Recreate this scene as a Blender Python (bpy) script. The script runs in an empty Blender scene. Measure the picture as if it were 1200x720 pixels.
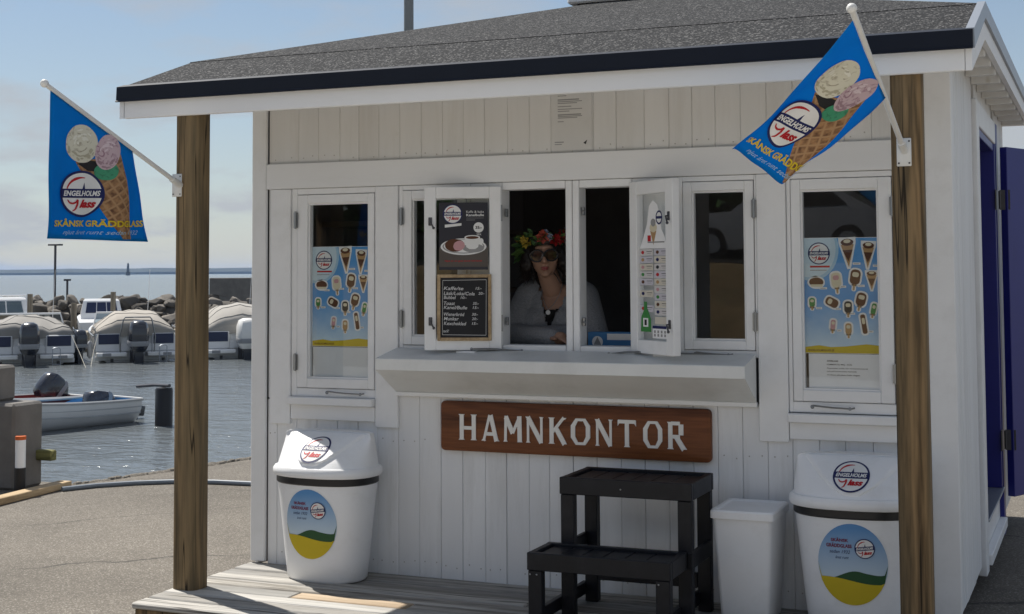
import bpy, bmesh, math, random
from mathutils import Vector, Matrix, noise
random.seed(7)
R = math.radians
scene = bpy.context.scene
COL = scene.collection

# ---------------------------------------------------------------- camera
cam_data = bpy.data.cameras.new('camera'); cam = bpy.data.objects.new('camera', cam_data); COL.objects.link(cam)
yaw, pitch, roll = R(22.75), R(3.2), R(0.30)
fw = Vector((-math.sin(yaw)*math.cos(pitch), math.cos(yaw)*math.cos(pitch), math.sin(pitch)))
r0 = Vector((math.cos(yaw), math.sin(yaw), 0)); u0 = r0.cross(fw)
rt = r0*math.cos(roll) - u0*math.sin(roll); up = u0*math.cos(roll) + r0*math.sin(roll)
m = Matrix(((rt.x, up.x, -fw.x), (rt.y, up.y, -fw.y), (rt.z, up.z, -fw.z))).to_4x4()
m.translation = Vector((4.150, -6.366, 1.640)); cam.matrix_world = m
cam_data.sensor_width = 36.0; cam_data.lens = 49.65; cam_data.shift_y = -0.1113
cam_data.clip_start = 0.05; cam_data.clip_end = 30000
scene.camera = cam

# ---------------------------------------------------------------- sky, sun, exposure
SUN_EL = R(56.5); SUN_AZ = R(-65.2)          # azimuth from +Y towards +X
world = bpy.data.worlds.new('World'); scene.world = world; world.use_nodes = True
wn = world.node_tree; wn.nodes.clear()
def WN(t, **k):
    n = wn.nodes.new(t)
    for a, b in k.items(): setattr(n, a, b)
    return n
w_out = WN('ShaderNodeOutputWorld'); w_bg = WN('ShaderNodeBackground'); w_bg.inputs['Strength'].default_value = 0.056
w_sky = WN('ShaderNodeTexSky', sky_type='NISHITA', sun_disc=False)
w_sky.sun_elevation = SUN_EL; w_sky.sun_rotation = SUN_AZ; w_sky.air_density = 1.0; w_sky.dust_density = 0.3; w_sky.ozone_density = 2.0
w_tc = WN('ShaderNodeTexCoord'); w_sep = WN('ShaderNodeSeparateXYZ'); wn.links.new(w_tc.outputs['Generated'], w_sep.inputs[0])
w_add = WN('ShaderNodeMath', operation='ADD'); w_add.inputs[1].default_value = 0.22; wn.links.new(w_sep.outputs['Z'], w_add.inputs[0])
w_mx = WN('ShaderNodeMath', operation='MAXIMUM'); w_mx.inputs[1].default_value = 0.12; wn.links.new(w_add.outputs[0], w_mx.inputs[0])
w_dx = WN('ShaderNodeMath', operation='DIVIDE'); w_dy = WN('ShaderNodeMath', operation='DIVIDE')
wn.links.new(w_sep.outputs['X'], w_dx.inputs[0]); wn.links.new(w_mx.outputs[0], w_dx.inputs[1])
wn.links.new(w_sep.outputs['Y'], w_dy.inputs[0]); wn.links.new(w_mx.outputs[0], w_dy.inputs[1])
w_cmb = WN('ShaderNodeCombineXYZ'); wn.links.new(w_dx.outputs[0], w_cmb.inputs[0]); wn.links.new(w_dy.outputs[0], w_cmb.inputs[1])
w_no = WN('ShaderNodeTexNoise'); w_no.inputs['Scale'].default_value = 2.1; w_no.inputs['Detail'].default_value = 7; w_no.inputs['Roughness'].default_value = 0.52
wn.links.new(w_cmb.outputs[0], w_no.inputs['Vector'])
w_rp = WN('ShaderNodeValToRGB'); w_rp.color_ramp.elements[0].position = 0.38; w_rp.color_ramp.elements[1].position = 0.62
wn.links.new(w_no.outputs['Fac'], w_rp.inputs[0])
w_ml = WN('ShaderNodeMath', operation='MULTIPLY'); w_ml.inputs[1].default_value = 0.94; wn.links.new(w_rp.outputs[0], w_ml.inputs[0])
w_mix = WN('ShaderNodeMix', data_type='RGBA'); w_mix.inputs[7].default_value = (5.1, 5.35, 5.7, 1)
w_hz = WN('ShaderNodeMapRange'); w_hz.inputs[1].default_value = 0.0; w_hz.inputs[2].default_value = 0.28; w_hz.inputs[3].default_value = 0.55; w_hz.inputs[4].default_value = 0.0
wn.links.new(w_sep.outputs['Z'], w_hz.inputs[0]); w_fm = WN('ShaderNodeMath', operation='MAXIMUM'); wn.links.new(w_hz.outputs[0], w_fm.inputs[0]); wn.links.new(w_ml.outputs[0], w_fm.inputs[1])
wn.links.new(w_fm.outputs[0], w_mix.inputs[0]); wn.links.new(w_sky.outputs[0], w_mix.inputs[6])
wn.links.new(w_mix.outputs[2], w_bg.inputs['Color']); wn.links.new(w_bg.outputs[0], w_out.inputs[0])

sd = bpy.data.lights.new('sun', 'SUN'); sd.energy = 3.9; sd.angle = R(0.53); sd.color = (1.0, 0.95, 0.87)
sun = bpy.data.objects.new('sun', sd); COL.objects.link(sun)
sdir = Vector((math.sin(SUN_AZ)*math.cos(SUN_EL), math.cos(SUN_AZ)*math.cos(SUN_EL), math.sin(SUN_EL)))
sun.rotation_euler = sdir.to_track_quat('Z', 'Y').to_euler(); sun.location = (-6, 4, 12)
scene.view_settings.view_transform = 'Standard'; scene.view_settings.look = 'None'
scene.view_settings.exposure = 0.74; scene.view_settings.gamma = 1.0; scene.view_settings.use_curve_mapping = False
scene.render.engine = 'CYCLES'; scene.cycles.use_denoising = True; scene.cycles.max_bounces = 10
scene.cycles.transparent_max_bounces = 12; scene.cycles.caustics_reflective = False; scene.cycles.caustics_refractive = False

# ---------------------------------------------------------------- materials
MATS = {}
def nodes_of(mt):
    nt = mt.node_tree; return nt, nt.nodes, nt.links
def mat(name, base, rough=0.6, var=0.06, scale=6.0, stretch=(1, 1, 1), bump=0.05, bscale=None, spec=0.4, metal=0.0, rand=0.0,
        dark=None, dark_amt=0.0, dark_scale=3.0, trans=0.0, coat=0.0, knots=0.0):
    if name in MATS: return MATS[name]
    mt = bpy.data.materials.new(name); mt.use_nodes = True; nt, N, L = nodes_of(mt)
    p = N['Principled BSDF']; p.inputs['Roughness'].default_value = rough; p.inputs['Metallic'].default_value = metal
    p.inputs['Specular IOR Level'].default_value = spec; p.inputs['Coat Weight'].default_value = coat
    tc = N.new('ShaderNodeTexCoord'); oi = N.new('ShaderNodeObjectInfo')
    mp = N.new('ShaderNodeMapping'); mp.inputs['Scale'].default_value = stretch
    ad = N.new('ShaderNodeVectorMath'); ad.operation = 'ADD'
    sc = N.new('ShaderNodeMath'); sc.operation = 'MULTIPLY'; sc.inputs[1].default_value = 37.0
    L.new(oi.outputs['Random'], sc.inputs[0]); L.new(tc.outputs['Object'], mp.inputs[0]); L.new(mp.outputs[0], ad.inputs[0]); L.new(sc.outputs[0], ad.inputs[1])
    no = N.new('ShaderNodeTexNoise'); no.inputs['Scale'].default_value = scale; no.inputs['Detail'].default_value = 6; no.inputs['Roughness'].default_value = 0.6
    L.new(ad.outputs[0], no.inputs['Vector'])
    hsv = N.new('ShaderNodeHueSaturation'); hsv.inputs['Color'].default_value = (*base, 1)
    mr = N.new('ShaderNodeMapRange'); mr.inputs[1].default_value = 0.25; mr.inputs[2].default_value = 0.75
    mr.inputs[3].default_value = 1 - var; mr.inputs[4].default_value = 1 + var; L.new(no.outputs['Fac'], mr.inputs[0])
    rr = N.new('ShaderNodeMapRange'); rr.inputs[3].default_value = 1 - rand; rr.inputs[4].default_value = 1 + rand; L.new(oi.outputs['Random'], rr.inputs[0])
    mm = N.new('ShaderNodeMath'); mm.operation = 'MULTIPLY'; L.new(mr.outputs[0], mm.inputs[0]); L.new(rr.outputs[0], mm.inputs[1]); L.new(mm.outputs[0], hsv.inputs['Value'])
    col = hsv.outputs[0]
    if dark:
        n2 = N.new('ShaderNodeTexNoise'); n2.inputs['Scale'].default_value = dark_scale; n2.inputs['Detail'].default_value = 8; n2.inputs['Roughness'].default_value = 0.7
        L.new(ad.outputs[0], n2.inputs['Vector'])
        rp = N.new('ShaderNodeValToRGB'); rp.color_ramp.elements[0].position = 0.5; rp.color_ramp.elements[1].position = 0.72; L.new(n2.outputs['Fac'], rp.inputs[0])
        ml = N.new('ShaderNodeMath'); ml.operation = 'MULTIPLY'; ml.inputs[1].default_value = dark_amt; L.new(rp.outputs[0], ml.inputs[0])
        mx = N.new('ShaderNodeMix'); mx.data_type = 'RGBA'; mx.inputs[7].default_value = (*dark, 1); L.new(ml.outputs[0], mx.inputs[0]); L.new(col, mx.inputs[6]); col = mx.outputs[2]
    if knots > 0:
        vk = N.new('ShaderNodeTexVoronoi'); vk.inputs['Scale'].default_value = 3.6; mk_ = N.new('ShaderNodeMapping'); mk_.inputs['Scale'].default_value = (1, 1, .6); L.new(tc.outputs['Object'], mk_.inputs[0])
        ak = N.new('ShaderNodeVectorMath'); ak.operation = 'ADD'; L.new(mk_.outputs[0], ak.inputs[0]); L.new(sc.outputs[0], ak.inputs[1]); L.new(ak.outputs[0], vk.inputs['Vector'])
        kr_ = N.new('ShaderNodeMapRange'); kr_.inputs[1].default_value = .015; kr_.inputs[2].default_value = .06; kr_.inputs[3].default_value = knots; kr_.inputs[4].default_value = 0; L.new(vk.outputs['Distance'], kr_.inputs[0])
        km = N.new('ShaderNodeMix'); km.data_type = 'RGBA'; km.inputs[7].default_value = (.42, .36, .27, 1); L.new(kr_.outputs[0], km.inputs[0]); L.new(col, km.inputs[6]); col = km.outputs[2]
    L.new(col, p.inputs['Base Color'])
    if bump > 0:
        nb = no
        if bscale:
            nb = N.new('ShaderNodeTexNoise'); nb.inputs['Scale'].default_value = bscale; nb.inputs['Detail'].default_value = 5; L.new(ad.outputs[0], nb.inputs['Vector'])
        b = N.new('ShaderNodeBump'); b.inputs['Strength'].default_value = bump; b.inputs['Distance'].default_value = 0.01
        L.new(nb.outputs['Fac'], b.inputs['Height']); L.new(b.outputs[0], p.inputs['Normal'])
    if trans > 0:
        out = N['Material Output']; tr = N.new('ShaderNodeBsdfTranslucent'); L.new(col, tr.inputs['Color'])
        ms = N.new('ShaderNodeMixShader'); ms.inputs[0].default_value = trans; L.new(p.outputs[0], ms.inputs[1]); L.new(tr.outputs[0], ms.inputs[2]); L.new(ms.outputs[0], out.inputs['Surface'])
    MATS[name] = mt; return mt

def wood(name, light, darkc, axis='Z', rough=0.75, ring=22.0, rand=0.1, grey=None, grey_amt=0.0, crack=0.0):
    mt = bpy.data.materials.new(name); mt.use_nodes = True; nt, N, L = nodes_of(mt); p = N['Principled BSDF']
    p.inputs['Roughness'].default_value = rough; p.inputs['Specular IOR Level'].default_value = 0.25
    tc = N.new('ShaderNodeTexCoord'); oi = N.new('ShaderNodeObjectInfo')
    s = {'X': (0.06, 1, 1), 'Y': (1, 0.06, 1), 'Z': (1, 1, 0.06)}[axis]
    mp = N.new('ShaderNodeMapping'); mp.inputs['Scale'].default_value = s; L.new(tc.outputs['Object'], mp.inputs[0])
    sc = N.new('ShaderNodeMath'); sc.operation = 'MULTIPLY'; sc.inputs[1].default_value = 11.3; L.new(oi.outputs['Random'], sc.inputs[0])
    ad = N.new('ShaderNodeVectorMath'); ad.operation = 'ADD'; L.new(mp.outputs[0], ad.inputs[0]); L.new(sc.outputs[0], ad.inputs[1])
    n1 = N.new('ShaderNodeTexNoise'); n1.inputs['Scale'].default_value = 6; n1.inputs['Detail'].default_value = 3; L.new(ad.outputs[0], n1.inputs['Vector'])
    ml = N.new('ShaderNodeMath'); ml.operation = 'MULTIPLY'; ml.inputs[1].default_value = ring; L.new(n1.outputs['Fac'], ml.inputs[0])
    sn = N.new('ShaderNodeMath'); sn.operation = 'SINE'; L.new(ml.outputs[0], sn.inputs[0])
    n2 = N.new('ShaderNodeTexNoise'); n2.inputs['Scale'].default_value = 90; n2.inputs['Detail'].default_value = 4; L.new(ad.outputs[0], n2.inputs['Vector'])
    a2 = N.new('ShaderNodeMath'); a2.operation = 'MULTIPLY_ADD'; a2.inputs[1].default_value = 0.22; L.new(sn.outputs[0], a2.inputs[0]); L.new(n2.outputs['Fac'], a2.inputs[2])
    rp = N.new('ShaderNodeValToRGB'); rp.color_ramp.elements[0].position = 0.2; rp.color_ramp.elements[1].position = 0.8
    rp.color_ramp.elements[0].color = (*darkc, 1); rp.color_ramp.elements[1].color = (*light, 1); L.new(a2.outputs[0], rp.inputs[0])
    vo = N.new('ShaderNodeTexVoronoi'); vo.inputs['Scale'].default_value = 4.5
    mpk = N.new('ShaderNodeMapping'); mpk.inputs['Scale'].default_value = tuple(0.35 if v < 1 else 1 for v in s); L.new(tc.outputs['Object'], mpk.inputs[0])
    adk = N.new('ShaderNodeVectorMath'); adk.operation = 'ADD'; L.new(mpk.outputs[0], adk.inputs[0]); L.new(sc.outputs[0], adk.inputs[1]); L.new(adk.outputs[0], vo.inputs['Vector'])
    kr = N.new('ShaderNodeMapRange'); kr.inputs[1].default_value = 0.03; kr.inputs[2].default_value = 0.10; kr.inputs[3].default_value = 0.75; kr.inputs[4].default_value = 0.0; L.new(vo.outputs['Distance'], kr.inputs[0])
    mk = N.new('ShaderNodeMix'); mk.data_type = 'RGBA'; mk.inputs[7].default_value = tuple(c*0.35 for c in darkc)+(1,); L.new(kr.outputs[0], mk.inputs[0]); L.new(rp.outputs[0], mk.inputs[6])
    col = mk.outputs[2]
    if grey:
        n3 = N.new('ShaderNodeTexNoise'); n3.inputs['Scale'].default_value = 5; n3.inputs['Detail'].default_value = 6; L.new(ad.outputs[0], n3.inputs['Vector'])
        mg = N.new('ShaderNodeMix'); mg.data_type = 'RGBA'; mg.inputs[7].default_value = (*grey, 1)
        gr = N.new('ShaderNodeMapRange'); gr.inputs[1].default_value = .35; gr.inputs[2].default_value = .65; gr.inputs[4].default_value = grey_amt; L.new(n3.outputs['Fac'], gr.inputs[0])
        L.new(gr.outputs[0], mg.inputs[0]); L.new(col, mg.inputs[6]); col = mg.outputs[2]
    if crack > 0:
        mpc = N.new('ShaderNodeMapping'); mpc.inputs['Scale'].default_value = tuple(.025 if v < 1 else 1 for v in s); L.new(tc.outputs['Object'], mpc.inputs[0])
        adc = N.new('ShaderNodeVectorMath'); adc.operation = 'ADD'; L.new(mpc.outputs[0], adc.inputs[0]); L.new(sc.outputs[0], adc.inputs[1])
        n4 = N.new('ShaderNodeTexNoise'); n4.inputs['Scale'].default_value = 16; n4.inputs['Detail'].default_value = 2; L.new(adc.outputs[0], n4.inputs['Vector'])
        d4 = N.new('ShaderNodeMath'); d4.operation = 'SUBTRACT'; d4.inputs[1].default_value = .56; L.new(n4.outputs['Fac'], d4.inputs[0]); b4 = N.new('ShaderNodeMath'); b4.operation = 'ABSOLUTE'; L.new(d4.outputs[0], b4.inputs[0])
        c4 = N.new('ShaderNodeMapRange'); c4.inputs[1].default_value = .003; c4.inputs[2].default_value = .014; c4.inputs[3].default_value = crack; c4.inputs[4].default_value = 0; L.new(b4.outputs[0], c4.inputs[0])
        m4 = N.new('ShaderNodeMix'); m4.data_type = 'RGBA'; m4.inputs[7].default_value = (.012, .009, .006, 1); L.new(c4.outputs[0], m4.inputs[0]); L.new(col, m4.inputs[6]); col = m4.outputs[2]
    hs = N.new('ShaderNodeHueSaturation'); rr = N.new('ShaderNodeMapRange'); rr.inputs[3].default_value = 1-rand; rr.inputs[4].default_value = 1+rand
    L.new(oi.outputs['Random'], rr.inputs[0]); L.new(rr.outputs[0], hs.inputs['Value']); L.new(col, hs.inputs['Color']); L.new(hs.outputs[0], p.inputs['Base Color'])
    b = N.new('ShaderNodeBump'); b.inputs['Strength'].default_value = 0.35; b.inputs['Distance'].default_value = 0.004; L.new(a2.outputs[0], b.inputs['Height']); L.new(b.outputs[0], p.inputs['Normal'])
    MATS[name] = mt; return mt

def speckle(name, c0, c1, cells, rough=0.9, big=0.25, bigscale=0.8, bump=0.5, c2=None, pos2=0.9, cracks=False):
    """aggregate of small grains: felt granules, asphalt stones"""
    mt = bpy.data.materials.new(name); mt.use_nodes = True; nt, N, L = nodes_of(mt); p = N['Principled BSDF']
    p.inputs['Roughness'].default_value = rough; p.inputs['Specular IOR Level'].default_value = 0.3
    tc = N.new('ShaderNodeTexCoord'); vo = N.new('ShaderNodeTexVoronoi'); vo.inputs['Scale'].default_value = cells; L.new(tc.outputs['Object'], vo.inputs['Vector'])
    sp = N.new('ShaderNodeSeparateColor'); L.new(vo.outputs['Color'], sp.inputs[0])
    rp = N.new('ShaderNodeValToRGB'); rp.color_ramp.elements[0].color = (*c0, 1); rp.color_ramp.elements[1].color = (*c1, 1); rp.color_ramp.elements[1].position = 0.8
    if c2:
        e = rp.color_ramp.elements.new(pos2+0.04); e.color = (*c2, 1)
    L.new(sp.outputs[0], rp.inputs[0])
    n1 = N.new('ShaderNodeTexNoise'); n1.inputs['Scale'].default_value = bigscale; n1.inputs['Detail'].default_value = 8; n1.inputs['Roughness'].default_value = 0.65; L.new(tc.outputs['Object'], n1.inputs['Vector'])
    mr = N.new('ShaderNodeMapRange'); mr.inputs[1].default_value = 0.3; mr.inputs[2].default_value = 0.7; mr.inputs[3].default_value = 1-big; mr.inputs[4].default_value = 1+big; L.new(n1.outputs['Fac'], mr.inputs[0])
    hs = N.new('ShaderNodeHueSaturation'); L.new(rp.outputs[0], hs.inputs['Color']); L.new(mr.outputs[0], hs.inputs['Value'])
    col = hs.outputs[0]
    if cracks:
        nd = N.new('ShaderNodeTexNoise'); nd.inputs['Scale'].default_value = 3; nd.inputs['Detail'].default_value = 5; L.new(tc.outputs['Object'], nd.inputs['Vector'])
        va = N.new('ShaderNodeVectorMath'); va.operation = 'MULTIPLY_ADD'; va.inputs[1].default_value = (.35, .35, 0); L.new(nd.outputs['Color'], va.inputs[0]); L.new(tc.outputs['Object'], va.inputs[2])
        ve = N.new('ShaderNodeTexVoronoi'); ve.feature = 'DISTANCE_TO_EDGE'; ve.inputs['Scale'].default_value = .55; L.new(va.outputs[0], ve.inputs['Vector'])
        ck = N.new('ShaderNodeMapRange'); ck.inputs[1].default_value = .002; ck.inputs[2].default_value = .009; ck.inputs[3].default_value = .75; ck.inputs[4].default_value = 0; L.new(ve.outputs['Distance'], ck.inputs[0])
        n5 = N.new('ShaderNodeTexNoise'); n5.inputs['Scale'].default_value = .9; n5.inputs['Detail'].default_value = 3; L.new(tc.outputs['Object'], n5.inputs['Vector'])
        g5 = N.new('ShaderNodeMapRange'); g5.inputs[1].default_value = .42; g5.inputs[2].default_value = .56; L.new(n5.outputs['Fac'], g5.inputs[0])
        mu = N.new('ShaderNodeMath'); mu.operation = 'MULTIPLY'; L.new(ck.outputs[0], mu.inputs[0]); L.new(g5.outputs[0], mu.inputs[1])
        mc = N.new('ShaderNodeMix'); mc.data_type = 'RGBA'; mc.inputs[7].default_value = (.025, .024, .022, 1); L.new(mu.outputs[0], mc.inputs[0]); L.new(col, mc.inputs[6])
        n6 = N.new('ShaderNodeTexNoise'); n6.inputs['Scale'].default_value = 2.3; n6.inputs['Detail'].default_value = 9; n6.inputs['Roughness'].default_value = .7; L.new(tc.outputs['Object'], n6.inputs['Vector'])
        g6 = N.new('ShaderNodeMapRange'); g6.inputs[1].default_value = .60; g6.inputs[2].default_value = .74; g6.inputs[4].default_value = .55; L.new(n6.outputs['Fac'], g6.inputs[0])
        m6 = N.new('ShaderNodeMix'); m6.data_type = 'RGBA'; m6.inputs[7].default_value = (.055, .05, .046, 1); L.new(g6.outputs[0], m6.inputs[0]); L.new(mc.outputs[2], m6.inputs[6]); col = m6.outputs[2]
    L.new(col, p.inputs['Base Color'])
    b = N.new('ShaderNodeBump'); b.inputs['Strength'].default_value = bump; b.inputs['Distance'].default_value = 0.004; L.new(sp.outputs[1], b.inputs['Height']); L.new(b.outputs[0], p.inputs['Normal'])
    MATS[name] = mt; return mt

WHITE = mat('white_wall_paint', (.80, .805, .81), .55, .045, 5, (1, 1, .12), .12, 40, rand=.035, dark=(.45, .44, .41), dark_amt=.38, dark_scale=7, knots=.4)
WHITE_TRIM = mat('white_trim_paint', (.82, .825, .83), .45, .035, 5, (1, 1, 1), .06, 30, rand=.02, dark=(.45, .44, .40), dark_amt=.16, dark_scale=6)
WHITE_X = mat('white_fascia_paint', (.82, .825, .83), .5, .04, 5, (.15, 1, 1), .08, 30, rand=.02, dark=(.4, .39, .35), dark_amt=.2, dark_scale=5)
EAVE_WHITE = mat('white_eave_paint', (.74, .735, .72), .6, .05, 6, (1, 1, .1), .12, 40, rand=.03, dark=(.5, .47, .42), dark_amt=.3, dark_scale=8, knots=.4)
PLASTIC_W = mat('white_plastic', (.84, .85, .865), .36, .03, 4, bump=.03, bscale=9, spec=.45, dark=(.5, .48, .44), dark_amt=.16, dark_scale=9)
DRIP = mat('navy_drip_metal', (.007, .010, .019), .5, .1, 5, bump=.03, metal=.0, spec=.25)
CAPM = mat('grey_cap_metal', (.35, .38, .42), .4, .06, 5, bump=.03, metal=.6)
STEEL = mat('grey_steel', (.30, .31, .32), .35, .1, 20, bump=.02, metal=.9)
DARKSTEEL = mat('dull_dark_steel', (.10, .10, .11), .45, .1, 20, bump=.02, metal=.8)
BLUE = mat('deep_blue_paint', (.018, .022, .20), .4, .08, 5, bump=.05)
DARKROOM = mat('interior_shade_tone', (.15, .145, .15), .85, .2, 3, bump=.05)  # dark tone stands in for the dimness of a probably white room
FELT = speckle('roof_felt', (.004, .0048, .0065), (.016, .0175, .021), 135, .95, .12, 1.3, .5, (.15, .15, .15), .91)
ASPHALT = speckle('asphalt', (.098, .088, .075), (.150, .134, .113), 150, .9, .26, .55, .3, (.26, .24, .21), .92, cracks=True)
POSTWOOD = wood('brown_post_wood', (.31, .20, .098), (.085, .053, .026), 'Z', ring=46, rand=.08, grey=(.17, .14, .085), grey_amt=.55, crack=.9)
DECK = wood('weathered_deck_wood', (.50, .475, .43), (.17, .155, .135), 'X', ring=20, rand=.2, grey=(.44, .44, .43), grey_amt=.5, crack=.7)
DECKNEW = wood('fresh_deck_wood', (.54, .43, .31), (.32, .24, .16), 'X', ring=20, rand=.05)
SIGNWOOD = wood('varnished_sign_wood', (.20, .070, .026), (.085, .028, .010), 'X', rough=.45, ring=18, rand=.02)
TIMBER = wood('raw_timber', (.48, .36, .22), (.30, .21, .12), 'Y', rand=.1)
STOOLBLK = mat('black_stool_paint', (.008, .009, .013), .45, .25, 8, (1, 1, 1), .08, 30, spec=.3, dark=(.03, .03, .035), dark_amt=.5, dark_scale=4)
CONC = mat('concrete', (.17, .16, .15), .9, .25, 3, bump=.4, bscale=25, dark=(.12, .12, .11), dark_amt=.6, dark_scale=2)
ROCK = mat('breakwater_rock', (.15, .135, .118), .9, .3, 2.5, bump=.6, bscale=6, rand=.5, dark=(.09, .085, .08), dark_amt=.5, dark_scale=2)
BLACK = mat('black_plastic', (.014, .014, .016), .4, .1, 10, bump=.03)
GEL = mat('boat_gelcoat', (.74, .75, .76), .25, .03, 2, bump=.01, spec=.5, dark=(.5, .5, .47), dark_amt=.2, dark_scale=1.5)
CANVAS_G = mat('grey_boat_canvas', (.27, .26, .245), .85, .1, 2, bump=.3, bscale=2.2)
CANVAS_C = mat('cream_boat_canvas', (.36, .335, .30), .85, .08, 2, bump=.3, bscale=2.2)
NAVY = mat('boat_navy', (.02, .03, .075), .3, .1, 4, bump=.02)
MOTORBLK = mat('outboard_dark', (.02, .024, .035), .25, .1, 4, bump=.02, spec=.6, coat=.5)
ROPE = mat('rope', (.45, .43, .38), .9, .1, 10)
HULLIN = mat('dinghy_blue', (.11, .34, .62), .5, .1, 3, bump=.05)
REDB = mat('dinghy_red', (.22, .03, .025), .5, .1, 3, bump=.05)

def glass_mat(name, tint=(.93, .95, .95)):
    mt = bpy.data.materials.new(name); mt.use_nodes = True; nt, N, L = nodes_of(mt); N.remove(N['Principled BSDF']); out = N['Material Output']
    fr = N.new('ShaderNodeFresnel'); ge = N.new('ShaderNodeNewGeometry'); io = N.new('ShaderNodeMapRange'); io.inputs[3].default_value = 1.7; io.inputs[4].default_value = 1/1.7
    L.new(ge.outputs['Backfacing'], io.inputs[0]); L.new(io.outputs[0], fr.inputs['IOR'])       # same reflectance from both faces of a thin sheet
    tr = N.new('ShaderNodeBsdfTransparent'); tr.inputs[0].default_value = (*tint, 1)
    gl = N.new('ShaderNodeBsdfGlossy'); gl.inputs['Roughness'].default_value = 0.01
    tc = N.new('ShaderNodeTexCoord'); no = N.new('ShaderNodeTexNoise'); no.inputs['Scale'].default_value = 2.2; L.new(tc.outputs['Object'], no.inputs['Vector'])
    b = N.new('ShaderNodeBump'); b.inputs['Strength'].default_value = .02; b.inputs['Distance'].default_value = .02; L.new(no.outputs['Fac'], b.inputs['Height']); L.new(b.outputs[0], gl.inputs['Normal'])
    ms = N.new('ShaderNodeMixShader'); L.new(fr.outputs[0], ms.inputs[0]); L.new(tr.outputs[0], ms.inputs[1]); L.new(gl.outputs[0], ms.inputs[2]); L.new(ms.outputs[0], out.inputs['Surface'])
    MATS[name] = mt; return mt
GLASS = glass_mat('window_glass'); SMOKE = glass_mat('smoked_glass', (.45, .40, .38)); TINTED = glass_mat('tinted_screen', (.35, .42, .46))

def water_mat():
    mt = bpy.data.materials.new('sea_water'); mt.use_nodes = True; nt, N, L = nodes_of(mt); p = N['Principled BSDF']
    p.inputs['Base Color'].default_value = (.12, .135, .145, 1); p.inputs['Roughness'].default_value = .14; p.inputs['IOR'].default_value = 1.333; p.inputs['Specular IOR Level'].default_value = .5
    tc = N.new('ShaderNodeTexCoord'); prev = None
    for sc, st, ds in ((.35, .35, .12), (1.6, .5, .05), (5.0, .45, .014)):
        mp = N.new('ShaderNodeMapping'); mp.inputs['Rotation'].default_value = (0, 0, .5); mp.inputs['Scale'].default_value = (1, 1.7, 1); L.new(tc.outputs['Object'], mp.inputs[0])
        n = N.new('ShaderNodeTexNoise'); n.inputs['Scale'].default_value = sc; n.inputs['Detail'].default_value = 4; n.inputs['Distortion'].default_value = .4; L.new(mp.outputs[0], n.inputs['Vector'])
        b = N.new('ShaderNodeBump'); b.inputs['Strength'].default_value = st; b.inputs['Distance'].default_value = ds*4; L.new(n.outputs['Fac'], b.inputs['Height'])
        if prev: L.new(prev.outputs[0], b.inputs['Normal'])
        prev = b
    L.new(prev.outputs[0], p.inputs['Normal']); MATS['sea_water'] = mt; return mt
WATER = water_mat()
def flat(name, c, rough=.6, var=.03, trans=0.0, spec=.3): return mat(name, c, rough, var, 14, bump=.0, trans=trans, spec=spec)

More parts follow.
